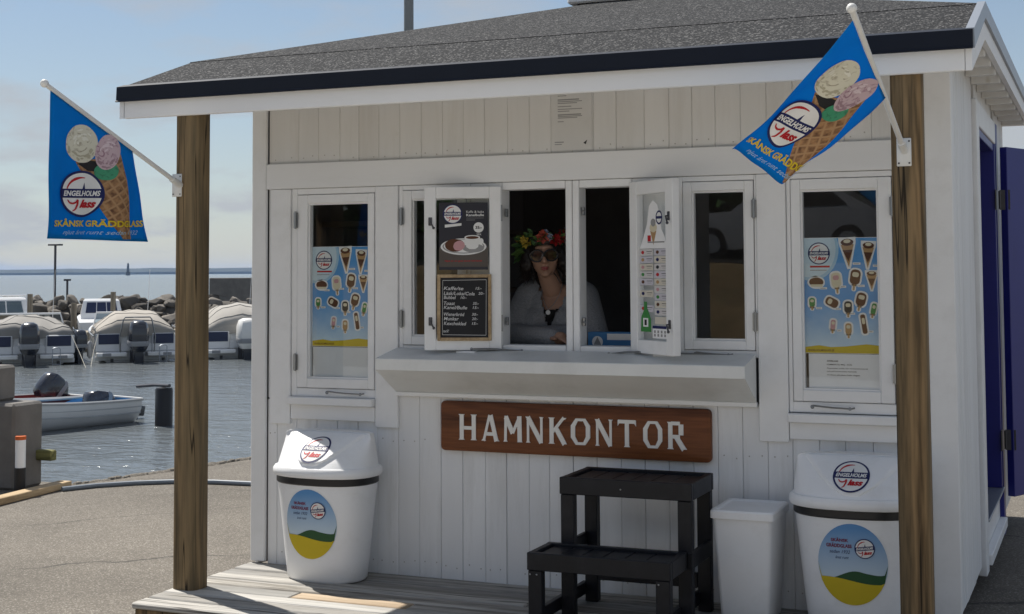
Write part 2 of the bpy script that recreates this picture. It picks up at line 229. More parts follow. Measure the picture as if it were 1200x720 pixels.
# ---------------------------------------------------------------- mesh helpers
class MB:
    def __init__(s): s.v = []; s.f = []; s.m = []
    def add(s, vs, fs, mi=0):
        o = len(s.v); s.v += [tuple(v) for v in vs]; s.f += [tuple(i+o for i in f) for f in fs]; s.m += [mi]*len(fs); return s
    def box(s, x0, x1, y0, y1, z0, z1, b=0.0, mi=0):
        if x1 < x0: x0, x1 = x1, x0
        if y1 < y0: y0, y1 = y1, y0
        if z1 < z0: z0, z1 = z1, z0
        if b <= 0:
            vs = [(x, y, z) for z in (z0, z1) for y in (y0, y1) for x in (x0, x1)]
            return s.add(vs, [(0, 2, 3, 1), (4, 5, 7, 6), (0, 1, 5, 4), (2, 6, 7, 3), (0, 4, 6, 2), (1, 3, 7, 5)], mi)
        b = min(b, (x1-x0)*.45, (y1-y0)*.45, (z1-z0)*.45); C = ((x0, x1), (y0, y1), (z0, z1)); vs = []; idx = {}
        for i in (0, 1):
            for j in (0, 1):
                for k in (0, 1):
                    for a in range(3):
                        p = [C[0][i], C[1][j], C[2][k]]; sg = (1-2*i, 1-2*j, 1-2*k)
                        for q in range(3):
                            if q != a: p[q] += sg[q]*b
                        idx[(i, j, k, a)] = len(vs); vs.append(tuple(p))
        fs = []
        for a in range(3):
            o1, o2 = [q for q in range(3) if q != a]
            for e in (0, 1):
                q4 = []
                for (p, r) in ((0, 0), (1, 0), (1, 1), (0, 1)):
                    c = [0, 0, 0]; c[a] = e; c[o1] = p; c[o2] = r; q4.append(idx[(*c, a)])
                fs.append(tuple(q4))
        for a in range(3):
            o1, o2 = [q for q in range(3) if q != a]
            for p in (0, 1):
                for r in (0, 1):
                    c0 = [0, 0, 0]; c1 = [0, 0, 0]; c0[o1] = c1[o1] = p; c0[o2] = c1[o2] = r; c1[a] = 1
                    fs.append((idx[(*c0, o1)], idx[(*c1, o1)], idx[(*c1, o2)], idx[(*c0, o2)]))
        for i in (0, 1):
            for j in (0, 1):
                for k in (0, 1): fs.append(tuple(idx[(i, j, k, a)] for a in range(3)))
        return s.add(vs, fs, mi)
    def tube(s, pts, r, n=8, mi=0, cap=True):
        pts = [Vector(p) for p in pts]; rs = r if isinstance(r, (list, tuple)) else [r]*len(pts); vs = []; fs = []
        for i, p in enumerate(pts):
            d = (pts[min(i+1, len(pts)-1)] - pts[max(i-1, 0)]).normalized()
            a = d.orthogonal().normalized() if i == 0 else (a - d*a.dot(d)).normalized()
            b = d.cross(a)
            for k in range(n): t = 2*math.pi*k/n; vs.append(p + (a*math.cos(t) + b*math.sin(t))*rs[i])
        for i in range(len(pts)-1):
            for k in range(n): fs.append((i*n+k, i*n+(k+1) % n, (i+1)*n+(k+1) % n, (i+1)*n+k))
        if cap: fs.append(tuple(range(n))[::-1]); fs.append(tuple((len(pts)-1)*n+k for k in range(n)))
        return s.add(vs, fs, mi)
    def loft(s, rings, mi=0, closed=True, cap=True):
        n = len(rings[0]); vs = [p for r in rings for p in r]; fs = []
        for i in range(len(rings)-1):
            for k in range(n if closed else n-1): fs.append((i*n+k, i*n+(k+1) % n, (i+1)*n+(k+1) % n, (i+1)*n+k))
        if cap and closed: fs.append(tuple(range(n))[::-1]); fs.append(tuple((len(rings)-1)*n+k for k in range(n)))
        return s.add(vs, fs, mi)
    def prism(s, poly, d0, d1, fn, mi=0):
        n = len(poly); vs = [fn(u, v, d0) for u, v in poly] + [fn(u, v, d1) for u, v in poly]
        fs = [tuple(range(n))[::-1], tuple(range(n, 2*n))] + [(i, (i+1) % n, n+(i+1) % n, n+i) for i in range(n)]
        return s.add(vs, fs, mi)
    def sphere(s, c, r, nu=12, nv=8, mi=0):
        rx, ry, rz = r if isinstance(r, (tuple, list)) else (r, r, r); vs = [(c[0], c[1], c[2]-rz)]; fs = []
        for j in range(1, nv):
            t = math.pi*j/nv
            for i in range(nu): p = 2*math.pi*i/nu; vs.append((c[0]+rx*math.sin(t)*math.cos(p), c[1]+ry*math.sin(t)*math.sin(p), c[2]-rz*math.cos(t)))
        vs.append((c[0], c[1], c[2]+rz)); T = len(vs)-1
        for i in range(nu):
            fs.append((0, 1+(i+1) % nu, 1+i)); fs.append((T, T-nu+i, T-nu+(i+1) % nu))
            for j in range(nv-2): a = 1+j*nu; fs.append((a+i, a+(i+1) % nu, a+nu+(i+1) % nu, a+nu+i))
        return s.add(vs, fs, mi)
    def xf(s, M): s.v = [tuple(M @ Vector(v)) for v in s.v]; return s
    def build(s, name, mats, parent=None, smooth=False, angle=None):
        me = bpy.data.meshes.new(name); me.from_pydata(s.v, [], s.f); me.validate()
        if not isinstance(mats, (list, tuple)): mats = [mats]
        for q in mats: me.materials.append(q)
        if len(mats) > 1:
            for p, k in zip(me.polygons, s.m): p.material_index = k
        bm = bmesh.new(); bm.from_mesh(me); bmesh.ops.recalc_face_normals(bm, faces=bm.faces)
        if smooth:
            for f in bm.faces: f.smooth = True
            lim = angle or R(40)
            for e in bm.edges:
                if len(e.link_faces) == 2 and e.calc_face_angle(0) > lim: e.smooth = False
        bm.to_mesh(me); bm.free(); return link(name, me, parent)
def link(name, me, parent=None):
    o = bpy.data.objects.new(name, me); COL.objects.link(o)
    if parent is not None: child(o, parent)
    return o
def child(o, parent):
    o.parent = parent
    o.matrix_parent_inverse = Matrix.Identity(4) if parent.parent else parent.matrix_basis.inverted()
def tag(o, label=None, cat=None, group=None, kind=None):
    if label: o['label'] = label
    if cat: o['category'] = cat
    if group: o['group'] = group
    if kind: o['kind'] = kind
    return o
def thing(name, label, cat, loc=(0, 0, 0), group=None):
    o = bpy.data.objects.new(name, None); COL.objects.link(o); o.location = loc; o.empty_display_size = .2
    bpy.context.view_layer.update(); return tag(o, label, cat, group)
def bx(name, mt, parent, x0, x1, y0, y1, z0, z1, b=.002): return MB().box(x0, x1, y0, y1, z0, z1, b).build(name, mt, parent)
def copy_tree(o, parent=None):
    c = o.copy(); COL.objects.link(c)
    if parent is not None: c.parent = parent; c.matrix_parent_inverse = o.matrix_parent_inverse.copy()
    for ch in list(o.children): copy_tree(ch, c)
    return c

# ---------------------------------------------------------------- flat print (lettering, logos, pictures) laid on a surface
TXT = {}
def text_mesh(s, bold=0.0, shear=0.0):
    k = (s, bold, shear)
    if k in TXT: return TXT[k]
    cu = bpy.data.curves.new('txt', 'FONT'); cu.body = s; cu.offset = bold; cu.shear = shear; cu.resolution_u = 3; cu.fill_mode = 'FRONT'
    ob = bpy.data.objects.new('txt', cu); COL.objects.link(ob); bpy.context.view_layer.update()
    me = ob.to_mesh(); vs = [(v.co.x, v.co.y) for v in me.vertices]; fs = [tuple(p.vertices) for p in me.polygons]; ob.to_mesh_clear()
    bpy.data.objects.remove(ob); bpy.data.curves.remove(cu)
    TXT[k] = (vs, fs); return TXT[k]
class Print:
    def __init__(s): s.items = []; s.mats = []
    def mi(s, mt):
        if mt not in s.mats: s.mats.append(mt)
        return s.mats.index(mt)
    def add(s, vs, fs, mt, ly): s.items.append((vs, fs, s.mi(mt), ly)); return s
    def poly(s, pts, mt, ly): return s.add(list(pts), [tuple(range(len(pts)))], mt, ly)
    def rect(s, x0, y0, x1, y1, mt, ly): return s.poly([(x0, y0), (x1, y0), (x1, y1), (x0, y1)], mt, ly)
    def ell(s, cx, cy, rx, ry, mt, ly, rot=0, n=28):
        c, q = math.cos(rot), math.sin(rot)
        return s.poly([(cx+rx*math.cos(t)*c-ry*math.sin(t)*q, cy+rx*math.cos(t)*q+ry*math.sin(t)*c) for t in (2*math.pi*i/n for i in range(n))], mt, ly)
    def stroke(s, pts, w, mt, ly):
        for i in range(len(pts)-1):
            (x0, y0), (x1, y1) = pts[i], pts[i+1]; w0 = w[i] if isinstance(w, list) else w; w1 = w[i+1] if isinstance(w, list) else w
            l = math.hypot(x1-x0, y1-y0) or 1; nx, ny = -(y1-y0)/l/2, (x1-x0)/l/2
            s.poly([(x0-nx*w0, y0-ny*w0), (x1-nx*w1, y1-ny*w1), (x1+nx*w1, y1+ny*w1), (x0+nx*w0, y0+ny*w0)], mt, ly)
        return s
    def text(s, t, x, y, w, h, mt, ly, bold=0.0, shear=0.0, rot=0):
        vs, fs = text_mesh(t, bold, shear); xs = [v[0] for v in vs]; ys = [v[1] for v in vs]
        x0, x1, y0, y1 = min(xs), max(xs), min(ys), max(ys); sx = w/(x1-x0); sy = h/(y1-y0) if h else sx; c, q = math.cos(rot), math.sin(rot); o = []
        for (a, b) in vs: a = (a-x0)*sx; b = (b-y0)*sy; o.append((x+a*c-b*q, y+a*q+b*c))
        return s.add(o, fs, mt, ly)
    def sub(s, o, k, x, y, ly, rot=0):     # put another print into this one, scaled
        c, q = math.cos(rot), math.sin(rot)
        for vs, fs, m_, l in o.items: s.add([(x+k*(a*c-b*q), y+k*(a*q+b*c)) for a, b in vs], fs, o.mats[m_], ly+l)
        return s
    def build(s, name, fn, parent=None, maxedge=None, step=.0006):
        me = bpy.data.meshes.new(name); bm = bmesh.new(); lay = {}
        for vs, fs, mi, ly in s.items:
            bv = [bm.verts.new((a, b, ly)) for a, b in vs]
            for f in fs:
                try: bm.faces.new([bv[i] for i in f]).material_index = mi
                except ValueError: pass
        if maxedge:
            bmesh.ops.triangulate(bm, faces=bm.faces[:])
            for _ in range(7):
                es = [e for e in bm.edges if e.calc_length() > maxedge]
                if not es: break
                bmesh.ops.subdivide_edges(bm, edges=es, cuts=1); bmesh.ops.triangulate(bm, faces=[f for f in bm.faces if len(f.verts) > 3])
        uvl = bm.loops.layers.uv.new('print')
        for f in bm.faces:
            for l in f.loops: l[uvl].uv = (l.vert.co.x, l.vert.co.y)
        for v in bm.verts: v.co = fn(v.co.x, v.co.y, v.co.z*step)
        bm.to_mesh(me); bm.free()
        for q in s.mats: me.materials.append(q)
        return link(name, me, parent)
P_NAVY = flat('print_navy', (.012, .018, .10)); P_WHITE = flat('print_white', (.76, .76, .75)); P_RED = flat('print_red', (.45, .012, .02)); P_BLUE = flat('print_blue', (.0, .095, .36))
P_SKY = flat('print_sky_blue', (.12, .32, .58)); P_SKY2 = flat('print_pale_blue', (.36, .55, .70)); P_YEL = flat('print_yellow', (.68, .50, .02)); P_BLACK = flat('print_black', (.02, .02, .022))
P_BROWN = flat('print_brown', (.10, .038, .018)); P_TAN = flat('print_tan', (.42, .26, .12)); P_PINK = flat('print_pink', (.55, .30, .32)); P_GREEN = flat('print_green', (.05, .24, .06)); P_GREY = flat('print_grey', (.30, .30, .30)); P_LEAF = flat('print_dark_green', (.03, .09, .035)); P_MAROON = flat('print_maroon', (.20, .02, .05))
P_CREAM = flat('print_cream', (.66, .60, .44)); P_FIELD = flat('print_field', (.58, .44, .02))

def logo_print():
    p = Print(); p.ell(0, 0, 1, 1, P_NAVY, 1, n=44); p.ell(0, 0, .90, .90, P_WHITE, 2, n=44)
    arc = [(.70*math.cos(t), .70*math.sin(t)) for t in (R(178 - 11*i) for i in range(10))]
    p.stroke(arc, [.03+.014*i if i < 7 else .12-.03*(i-6) for i in range(10)], P_RED, 3)
    y0, y1 = -.17, .22
    cr = lambda y: math.sqrt(max(0, .955**2-y*y))
    p.poly([(-cr(y0), y0), (cr(y0), y0), (cr(.03), .03), (cr(y1), y1), (-cr(y1), y1), (-cr(.03), .03)], P_NAVY, 3)
    p.poly([(.0, .22), (.13, .22), (.10, .5), (.05, .36)], P_NAVY, 3)
    p.text('ENGELHOLMS', -.84, -.09, 1.68, .235, P_WHITE, 4, .035, .25)
    p.text('lass', -.16, -.60, .84, .36, P_RED, 4, .045, .4)
    p.stroke([(-.66, -.25), (-.58, -.38), (-.44, -.42), (-.30, -.36), (-.22, -.25), (-.24, -.45), (-.33, -.66), (-.46, -.74)], [.04, .07, .08, .07, .08, .09, .07, .03], P_RED, 4)
    return p
LOGO = logo_print()

# ================================================================ THE SETTING
ZD = 0.14            # deck top
ZW = -1.30           # water level
# ground: one sheet with the quay edge on the harbour side
def ground():
    poly = [(-7, -120), (-7, 2.62), (-3.30, 2.62), (-3.05, 3.45), (-2.80, 4.60), (2.0, 26.0), (60, 60), (220, 60), (220, -120)]
    me = bpy.data.meshes.new('ground'); me.from_pydata([(x, y, 0) for x, y in poly], [], [tuple(range(len(poly)))]); me.materials.append(ASPHALT)
    g = link('ground', me); tag(g, kind='structure')
    mb = MB()
    for i in range(1, 7):
        (x0, y0), (x1, y1) = poly[i], poly[i+1]
        mb.add([(x0, y0, -.002), (x1, y1, -.002), (x1, y1, -4), (x0, y0, -4)], [(0, 1, 2, 3)])
    q = mb.build('quay_wall', CONC); tag(q, kind='structure')
    # rough, broken edge lip of the asphalt
    mb = MB()
    for k in range(46):
        t = k/45; y = 2.62 + 2.6*t; x = -3.30 + (y-2.62)*.27 if y < 3.45 else -3.075 + (y-3.45)*.217
        w = .05+.05*random.random(); mb.sphere((x-.01+random.uniform(-.02, .02), y, .0), (w*.5, w*.8, .012+.012*random.random()), 7, 4)
    e = mb.build('quay_edge_gravel', ASPHALT, None, True); tag(e, 'crumbled asphalt stones along the quay edge', 'gravel', kind='stuff')
ground()
w = MB().add([(-9000, -3000, ZW), (9000, -3000, ZW), (9000, 9500, ZW), (-9000, 9500, ZW)], [(0, 1, 2, 3)]).build('sea', WATER); tag(w, kind='structure')
# far shore: a low wooded ridge across the bay
def far_land():
    n = 150; mb = MB(); rings = []
    for i in range(n+1):
        a = R(-72 + 92*i/n); ca, sa = math.cos(a), math.sin(a)
        h = 30 + 9*noise.noise((i*.11, 3.1, 0)) + 3.5*noise.noise((i*.55, 1.2, 4)) + 1.6*noise.noise((i*1.9, 7.7, 4))
        if a < R(-52): h -= 0
        prof = [(7000, ZW-1), (7010, h*.35), (7120, h*.8), (7300, h), (7700, h*.75), (8100, ZW-1)]
        rings.append([(4+r*sa, -6+r*ca, z) for r, z in prof])
    mb.loft(rings, closed=False, cap=False)
    o = mb.build('far_shore', mat('wooded_shore', (.03, .04, .035), .95, .35, .01, bump=0), None, True); tag(o, kind='structure')
far_land()

# pale ground added out of view, bounces light onto the shaded kiosk front
fc_ = MB().add([(-1.2, -2.6, .004), (30, -2.6, .004), (30, -15.3, .004), (-9, -15.3, .004), (-9, -6.5, .004)], [(0, 1, 2, 3, 4)]).build('bounce_ground', speckle('bounce_gravel', (.31, .29, .26), (.56, .53, .48), 60, .95, .15, .8, .6, (.7, .67, .63), .92)); tag(fc_, kind='structure')
# grassy bank and road behind the photographer (they show up in the window glass)
def bank():
    rings = []
    for i in range(41):
        x = -60+3*i; wv = .5*noise.noise((x*.15, 0, 0)); rings.append([(x, -15.5+wv, -.02), (x, -16.6+wv, .75+.2*wv), (x, -18+wv, 1.55+.1*wv), (x, -19, 1.78), (x, -60, 2.0)])
    o = MB().loft(rings, closed=False, cap=False).build('grass_bank', mat('dry_grass_bank', (.21, .15, .075), .95, .35, 1.5, bump=.6, bscale=12, dark=(.07, .09, .03), dark_amt=.5, dark_scale=.6), None, True); tag(o, kind='structure')
    o = MB().box(-60, 60, -27, -20, 1.60, 1.86).build('upper_road', speckle('upper_road_asphalt', (.05, .05, .05), (.12, .12, .12), 40)); tag(o, kind='structure')
bank()

# ================================================================ THE KIOSK
K = thing('harbour_kiosk', 'white board clad harbour kiosk with dark felt roof and serving window', 'kiosk', (1.765, 1.8, 0))
XR, YB, WT = 3.53, 3.70, .022     # right wall, back wall, board thickness
def seams(lst, x0, x1): return [x0]+[x for x in lst if x0+.03 < x < x1-.03]+[x1]
low = seams([.146, .264, .385, .505, .624, .738, .856, .974, 1.093, 1.21, 1.332, 1.444, 1.563, 1.668, 1.79, 1.91, 2.03, 2.147, 2.264, 2.38, 2.495, 2.61, 2.726, 2.838, 2.957, 3.072, 3.191, 3.31], .09, 3.434)
upp = seams([.272, .39, .516, .627, .744, .864, .985, 1.104, 1.22, 1.334, 1.458, 1.574, 1.69, 1.80, 1.905, 2.02, 2.159, 2.28, 2.39, 2.501, 2.62, 2.74, 2.86, 2.98, 3.09, 3.21, 3.33], .09, 3.434)
for i in range(len(low)-1):
    d = random.uniform(-.0015, .0015); bx('wall_board', WHITE, K, low[i]+.0008, low[i+1]-.0008, d, WT, ZD-.010, 1.035 if .73 < low[i] < 2.69 else .985, .003)
for i in range(len(upp)-1):
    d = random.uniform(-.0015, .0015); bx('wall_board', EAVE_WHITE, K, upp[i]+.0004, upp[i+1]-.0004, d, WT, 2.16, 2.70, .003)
bx('wall_board', WHITE, K, .09, .15, .001, WT, .99, 2.155, .003); bx('wall_board', WHITE, K, 3.30, 3.434, .001, WT, .99, 2.155, .003)
nl = MB()
for ed, zz in ((low, (.20, .80)), (upp, (2.24,))):
    for i in range(len(ed)-1):
        for z in zz:
            for fx in (.25, .75):
                if random.random() < .8: nl.sphere((ed[i]+(ed[i+1]-ed[i])*fx+random.uniform(-.006, .006), -.0015, z+random.uniform(-.012, .012)), (.0035, .0015, .0035), 6, 4)
nl.build('nail_heads', mat('painted_nail', (.45, .43, .40), .6), K)['kind'] = 'stuff'
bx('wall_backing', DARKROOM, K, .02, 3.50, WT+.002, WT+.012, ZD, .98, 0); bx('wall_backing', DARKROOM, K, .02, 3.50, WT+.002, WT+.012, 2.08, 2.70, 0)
bx('corner_board', WHITE_TRIM, K, .0, .086, -.024, .0, ZD+.006, 2.62, .004); bx('corner_board', WHITE_TRIM, K, 3.438, XR+.022, -.024, .0, ZD-.02, 2.62, .004)
bx('header_board', WHITE_X, K, .090, 3.434, -.027, -.002, 2.08, 2.212, .003)
for x0, x1, z0 in ((.114, .236, .86), (.735, .864, .862), (2.693, 2.826, .873), (3.305, 3.428, .873)):
    bx('casing_board', WHITE_TRIM, K, x0, x1, -.024, .05, z0, 2.078, .003)
# window units ---------------------------------------------------------------
def bars(x0, x1, z0, z1, y0, y1, wl, wr, wt, wb, b=.002):
    return (MB().box(x0, x0+wl, y0, y1, z0, z1, b).box(x1-wr, x1, y0, y1, z0, z1, b).box(x0+wl, x1-wr, y0+.001, y1, z1-wt, z1, b).box(x0+wl, x1-wr, y0+.001, y1, z0, z0+wb, b))
def hinge(par, x, z, y=-.030, mt=STEEL):
    return MB().tube([(x, y, z-.045), (x, y, z+.045)], .006, 8).box(x-.012, x+.012, y+.004, y+.008, z-.04, z+.04).build('hinge', mt, par, True)
def stay(par, x0, x1, z, y=-.036):
    return MB().tube([(x0, y, z), (x0+.01, y-.006, z+.006), ((x0+x1)/2, y-.008, z-.001), (x1-.015, y-.006, z-.004), (x1, y, z)], .0042, 6).sphere((x0+.005, y-.002, z), .009, 8, 6).sphere((x1-.02, y-.006, z-.004), .008, 8, 6).build('window_stay', STEEL, par, True)
def win(x0, x1, z0, z1, s0, s1, sz0, sz1, g0, g1, gz0, gz1, hx, sash_y=-.018):
    f = bars(x0, x1, z0, z1, -.012, .09, s0-x0-.003, x1-s1-.003, z1-sz1-.003, sz0-z0-.003).build('window', WHITE_TRIM, K)
    s = bars(s0, s1, sz0, sz1, sash_y, .03, g0-s0, s1-g1, sz1-gz1, gz0-sz0, .003)
    bd = .008; s.box(g0, g0+bd, -.004, .028, gz0, gz1).box(g1-bd, g1, -.004, .028, gz0, gz1).box(g0+bd, g1-bd, -.004, .028, gz1-bd, gz1).box(g0+bd, g1-bd, -.004, .028, gz0, gz0+bd)
    s.build('sash', WHITE_TRIM, f); MB().add([(g0+.002, .010, gz0+.002), (g1-.002, .010, gz0+.002), (g1-.002, .010, gz1-.002), (g0+.002, .010, gz1-.002)], [(0, 1, 2, 3)]).build('pane', GLASS, f)
    for z in (sz0+.13, sz1-.13): hinge(f, hx, z)
    return f
wL = win(.238, .733, 1.005, 2.078, .274, .726, 1.05, 2.045, .335, .691, 1.099, 2.001, .270); stay(wL, .46, .68, 1.03)
wR = win(2.828, 3.303, 1.008, 2.078, 2.849, 3.291, 1.058, 2.050, 2.891, 3.232, 1.108, 2.001, 3.296); stay(wR, 2.93, 3.12, 1.036)
for x0, x1 in ((.238, .733), (2.828, 3.303)):
    bx('window_sill', WHITE_TRIM, K, x0, x1, -.058, .02, .965, 1.004, .004); bx('apron_board', WHITE_X, K, x0+.001, x1-.001, -.022, -.002, .888, .963, .003)
# serving row: two double units
w1 = win(.866, 1.262, 1.245, 2.078, .891, 1.24, 1.279, 2.052, .939, 1.195, 1.322, 2.009, .887)
w4 = win(2.322, 2.691, 1.245, 2.078, 2.347, 2.678, 1.279, 2.052, 2.388, 2.637, 1.322, 2.009, 2.682); stay(w4, 2.40, 2.58, 1.262)
for x0, x1 in ((1.264, 1.43), (2.10, 2.320)): bx('mullion_panel', WHITE_TRIM, K, x0, x1, -.010, .09, 1.245, 2.078, .003)
bx('mullion', WHITE_TRIM, K, 1.763, 1.796, -.012, .09, 1.245, 2.078, .004); bx('mullion', WHITE_TRIM, K, 1.799, 1.832, -.012, .09, 1.245, 2.078, .004)
for x0, x1 in ((1.432, 1.761), (1.834, 2.098)):
    bx('opening_head', WHITE_TRIM, K, x0, x1, -.010, .09, 2.042, 2.078, .002); bx('opening_sill', WHITE_TRIM, K, x0, x1, -.012, .09, 1.245, 1.286, .003)
for x in (1.838, 1.437):
    for z in (1.40, 1.93): MB().box(x, x+.012, .01, .03, z-.02, z+.02, .002).tube([(x+.006, .005, z), (x+.02, -.004, z)], .005, 6).build('striker_plate', STEEL, K)
# open sashes ------------------------------------------------------------------
def open_sash(hx, hy, ex, ey, z0, z1, st, hinge_left, name='casement_sash'):
    """sash plane from (hx,hy) to (ex,ey); local u along, n out of the face seen from the harbour front"""
    d = Vector((ex-hx, ey-hy, 0)); L_ = d.length; d.normalize(); n = Vector((d.y, -d.x, 0))
    if n.dot(Vector((.4, -1, 0))) < 0: n = -n
    fn = lambda u, v, w_: Vector((hx, hy, 0)) + d*u + n*w_ + Vector((0, 0, v))
    M = Matrix(((d.x, -n.x, 0, hx), (d.y, -n.y, 0, hy), (0, 0, 1, 0), (0, 0, 0, 1)))
    s = bars(0, L_, z0, z1, -.019, .019, st, st, st, st, .003).xf(M).build(name, WHITE_TRIM, K)
    MB().add([(st+.001, -.001, z0+st+.001), (L_-st-.001, -.001, z0+st+.001), (L_-st-.001, -.001, z1-st-.001), (st+.001, -.001, z1-st-.001)], [(0, 1, 2, 3)]).xf(M).build('pane', GLASS, s)
    hu = .0 if hinge_left else L_
    for z in (z0+.13, z1-.13):
        MB().tube([(hu, -.012, z-.04), (hu, -.012, z+.04)], .006, 8).xf(M).build('hinge', STEEL, s, True)
    fu = L_-.03 if hinge_left else .03
    for z in (z0+.14, z1-.17):
        MB().box(fu-.009, fu+.009, -.024, -.019, z-.02, z+.02, .002).tube([(fu, -.024, z), (fu, -.036, z), (fu+.018, -.040, z-.032)], .004, 6).sphere((fu+.018, -.040, z-.032), .007, 8, 6).xf(M).build('latch', DARKSTEEL, s, True)
    return s, M, L_
# left one is hinged at its right edge, so u starts at the free edge
sA, MA, LA = open_sash(1.080, -.155, 1.432, -.022, 1.262, 2.058, .058, False)
sB, MBx, LB = open_sash(2.105, -.022, 2.385, -.262, 1.262, 2.058, .062, True)
def stay_rod(par, p0, p1): MB().tube([p0, Vector(p0).lerp(Vector(p1), .5)+Vector((0, 0, .004)), p1], .0045, 6).sphere(p1, .009, 8, 6).sphere(p0, .008, 8, 6).build('window_stay', STEEL, par, True)
stay_rod(sA, (1.30, -.088, 1.268), (1.54, -.03, 1.258)); stay_rod(sB, (2.16, -.085, 1.268), (1.99, -.05, 1.252)); stay_rod(w4, (2.30, -.05, 1.262), (2.56, -.04, 1.250))
# counter shelf ------------------------------------------------------------------
sh = MB(); sx0, sx1, sy = .856, 2.683, -.242
prof = [(-.0275, 1.262), (sy, 1.224), (sy-.004, 1.220), (sy-.004, 1.168), (sy+.004, 1.166), (-.0275, 1.046)]
sh.prism(prof, sx0, sx1, lambda u, v, w_: (w_, u, v)); shelf = sh.build('counter_shelf', mat('shelf_paint', (.74, .75, .74), .4, .05, 4, bump=.04, dark=(.40, .40, .37), dark_amt=.3, dark_scale=2.5), K)
bx('shelf_trim', WHITE_X, shelf, sx0-.002, sx1+.002, -.034, -.002, 1.024, 1.0455, .003)
for x0, x1 in ((1.22, 1.32), (2.22, 2.32)): bx('sash_rest', WHITE_X, shelf, x0, x1, -.10, -.05, 1.245, 1.258, .003)
bx('inner_counter', mat('inner_counter', (.13, .11, .09), .6, .1), K, .06, 3.46, .095, .50, 1.235, 1.262, .003)
# side, back and inner walls -------------------------------------------------------
n = 8; y = .028
yb = [.002, .115, .23, .345, .46, .575, .69, .805, .92, 1.035, 1.16, 1.29]
for i in range(len(yb)-1): bx('side_board', WHITE, K, XR-.022, XR+random.uniform(-.002, .002), yb[i]+.003, yb[i+1]-.003, ZD-.02, 2.72, .004)
for i in range(8):
    y0 = 2.83+i*.109; bx('side_board', WHITE, K, XR-.022, XR, y0+.003, y0+.106, ZD-.02, 2.72, .004)
for i in range(11):
    y0 = 1.46+i*.1075; bx('side_board', WHITE, K, XR-.022, XR, y0+.003, y0+.104, 2.47, 2.72, .004)
bx('door_casing', WHITE_TRIM, K, XR-.02, XR+.024, 1.30, 1.445, .075, 2.53, .004); bx('door_casing', BLUE, K, XR-.02, XR+.024, 2.665, 2.80, .05, 2.53, .004)
bx('door_casing', WHITE_TRIM, K, XR-.02, XR+.022, 1.447, 2.663, 2.40, 2.53, .004)
bx('door_frame', BLUE, K, XR-.10, XR+.015, 1.446, 1.49, .34, 2.399, .003); bx('door_frame', BLUE, K, XR-.10, XR+.018, 2.60, 2.664, .34, 2.399, .003); bx('door_frame', BLUE, K, XR-.10, XR+.012, 1.491, 2.599, 2.355, 2.398, .003)
bx('threshold_panel', WHITE_TRIM, K, XR-.02, XR-.002, 1.447, 2.663, .12, .325, .003); bx('threshold', CAPM, K, XR-.10, XR+.03, 1.447, 2.663, .326, .340, .003); bx('skirting_board', WHITE_TRIM, K, XR-.001, XR+.04, 1.447, 2.663, .105, .16, .003)
# open blue door leaf, swung right round on its far jamb
dr = MB().box(0, .045, 0, .86, .285, 2.38, .003)
for z0, z1 in ((.55, 1.25), (1.38, 2.24)): dr.box(-.004, .0, .12, .74, z0, z1, .0)
Md = Matrix.Translation((XR+.045, 2.66, 0)) @ Matrix.Rotation(R(-24), 4, 'Z')
door = dr.xf(Md).build('door', BLUE, K)
for z in (.62, 2.06):
    MB().tube([(XR+.042, 2.655, z-.055), (XR+.042, 2.655, z+.055)], .009, 8).box(XR+.0185, XR+.024, 2.585, 2.65, z-.06, z+.06).box(XR+.040, XR+.10, 2.648, 2.654, z-.06, z+.06).build('hinge', DARKSTEEL, door, True)
MB().tube([(0.05, .76, 1.15), (.09, .76, 1.15), (.09, .68, 1.15)], .009, 8).tube([(-.005, .76, 1.15), (-.06, .76, 1.15), (-.06, .66, 1.15)], .009, 8).xf(Md).build('door_handle', DARKSTEEL, door, True)
for i in range(33):
    y0 = .02+i*.111
    bx('side_board', WHITE, K, .0, .022, y0+.002, y0+.108, ZD-.02, 2.72, .004)
for i in range(31):
    x0 = .03+i*.1125; bx('back_board', WHITE, K, x0+.002, x0+.110, YB-.022, YB, ZD-.02, 2.72, .004)
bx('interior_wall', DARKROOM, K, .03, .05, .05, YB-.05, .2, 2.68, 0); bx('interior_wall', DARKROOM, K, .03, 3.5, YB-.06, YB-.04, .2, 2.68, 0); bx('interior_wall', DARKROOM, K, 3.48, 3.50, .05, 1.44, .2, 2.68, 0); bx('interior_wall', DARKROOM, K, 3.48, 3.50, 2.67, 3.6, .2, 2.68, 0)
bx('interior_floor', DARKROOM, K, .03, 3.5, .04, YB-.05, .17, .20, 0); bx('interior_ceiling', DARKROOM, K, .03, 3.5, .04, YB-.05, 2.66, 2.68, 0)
bx('interior_shelf', mat('inner_shelf', (.12, .10, .08), .7), K, .06, .36, .6, 3.2, 1.5, 1.53); bx('interior_shelf', MATS['inner_shelf'], K, .06, .36, .6, 3.2, 1.9, 1.93)
# posts -------------------------------------------------------------------------------
def post(x0, x1, y0, y1):
    b = .030; ring = []
    for z, k in ((ZD+.001, 0), (.9, .001), (1.7, -.001), (2.47, 0)):
        ring.append([(x, y, z) for x, y in ((x0+b, y0), (x1-b, y0), (x1-b*.35, y0+b*.35), (x1, y0+b), (x1+k, y1-b), (x1-b, y1), (x0+b, y1), (x0, y1-b), (x0, y0+b), (x0+b*.35, y0+b*.35))])
    return MB().loft(ring).build('post', POSTWOOD, K, True, R(70))
post(.004, .138, -.714, -.575); post(3.385, 3.505, -.714, -.58)
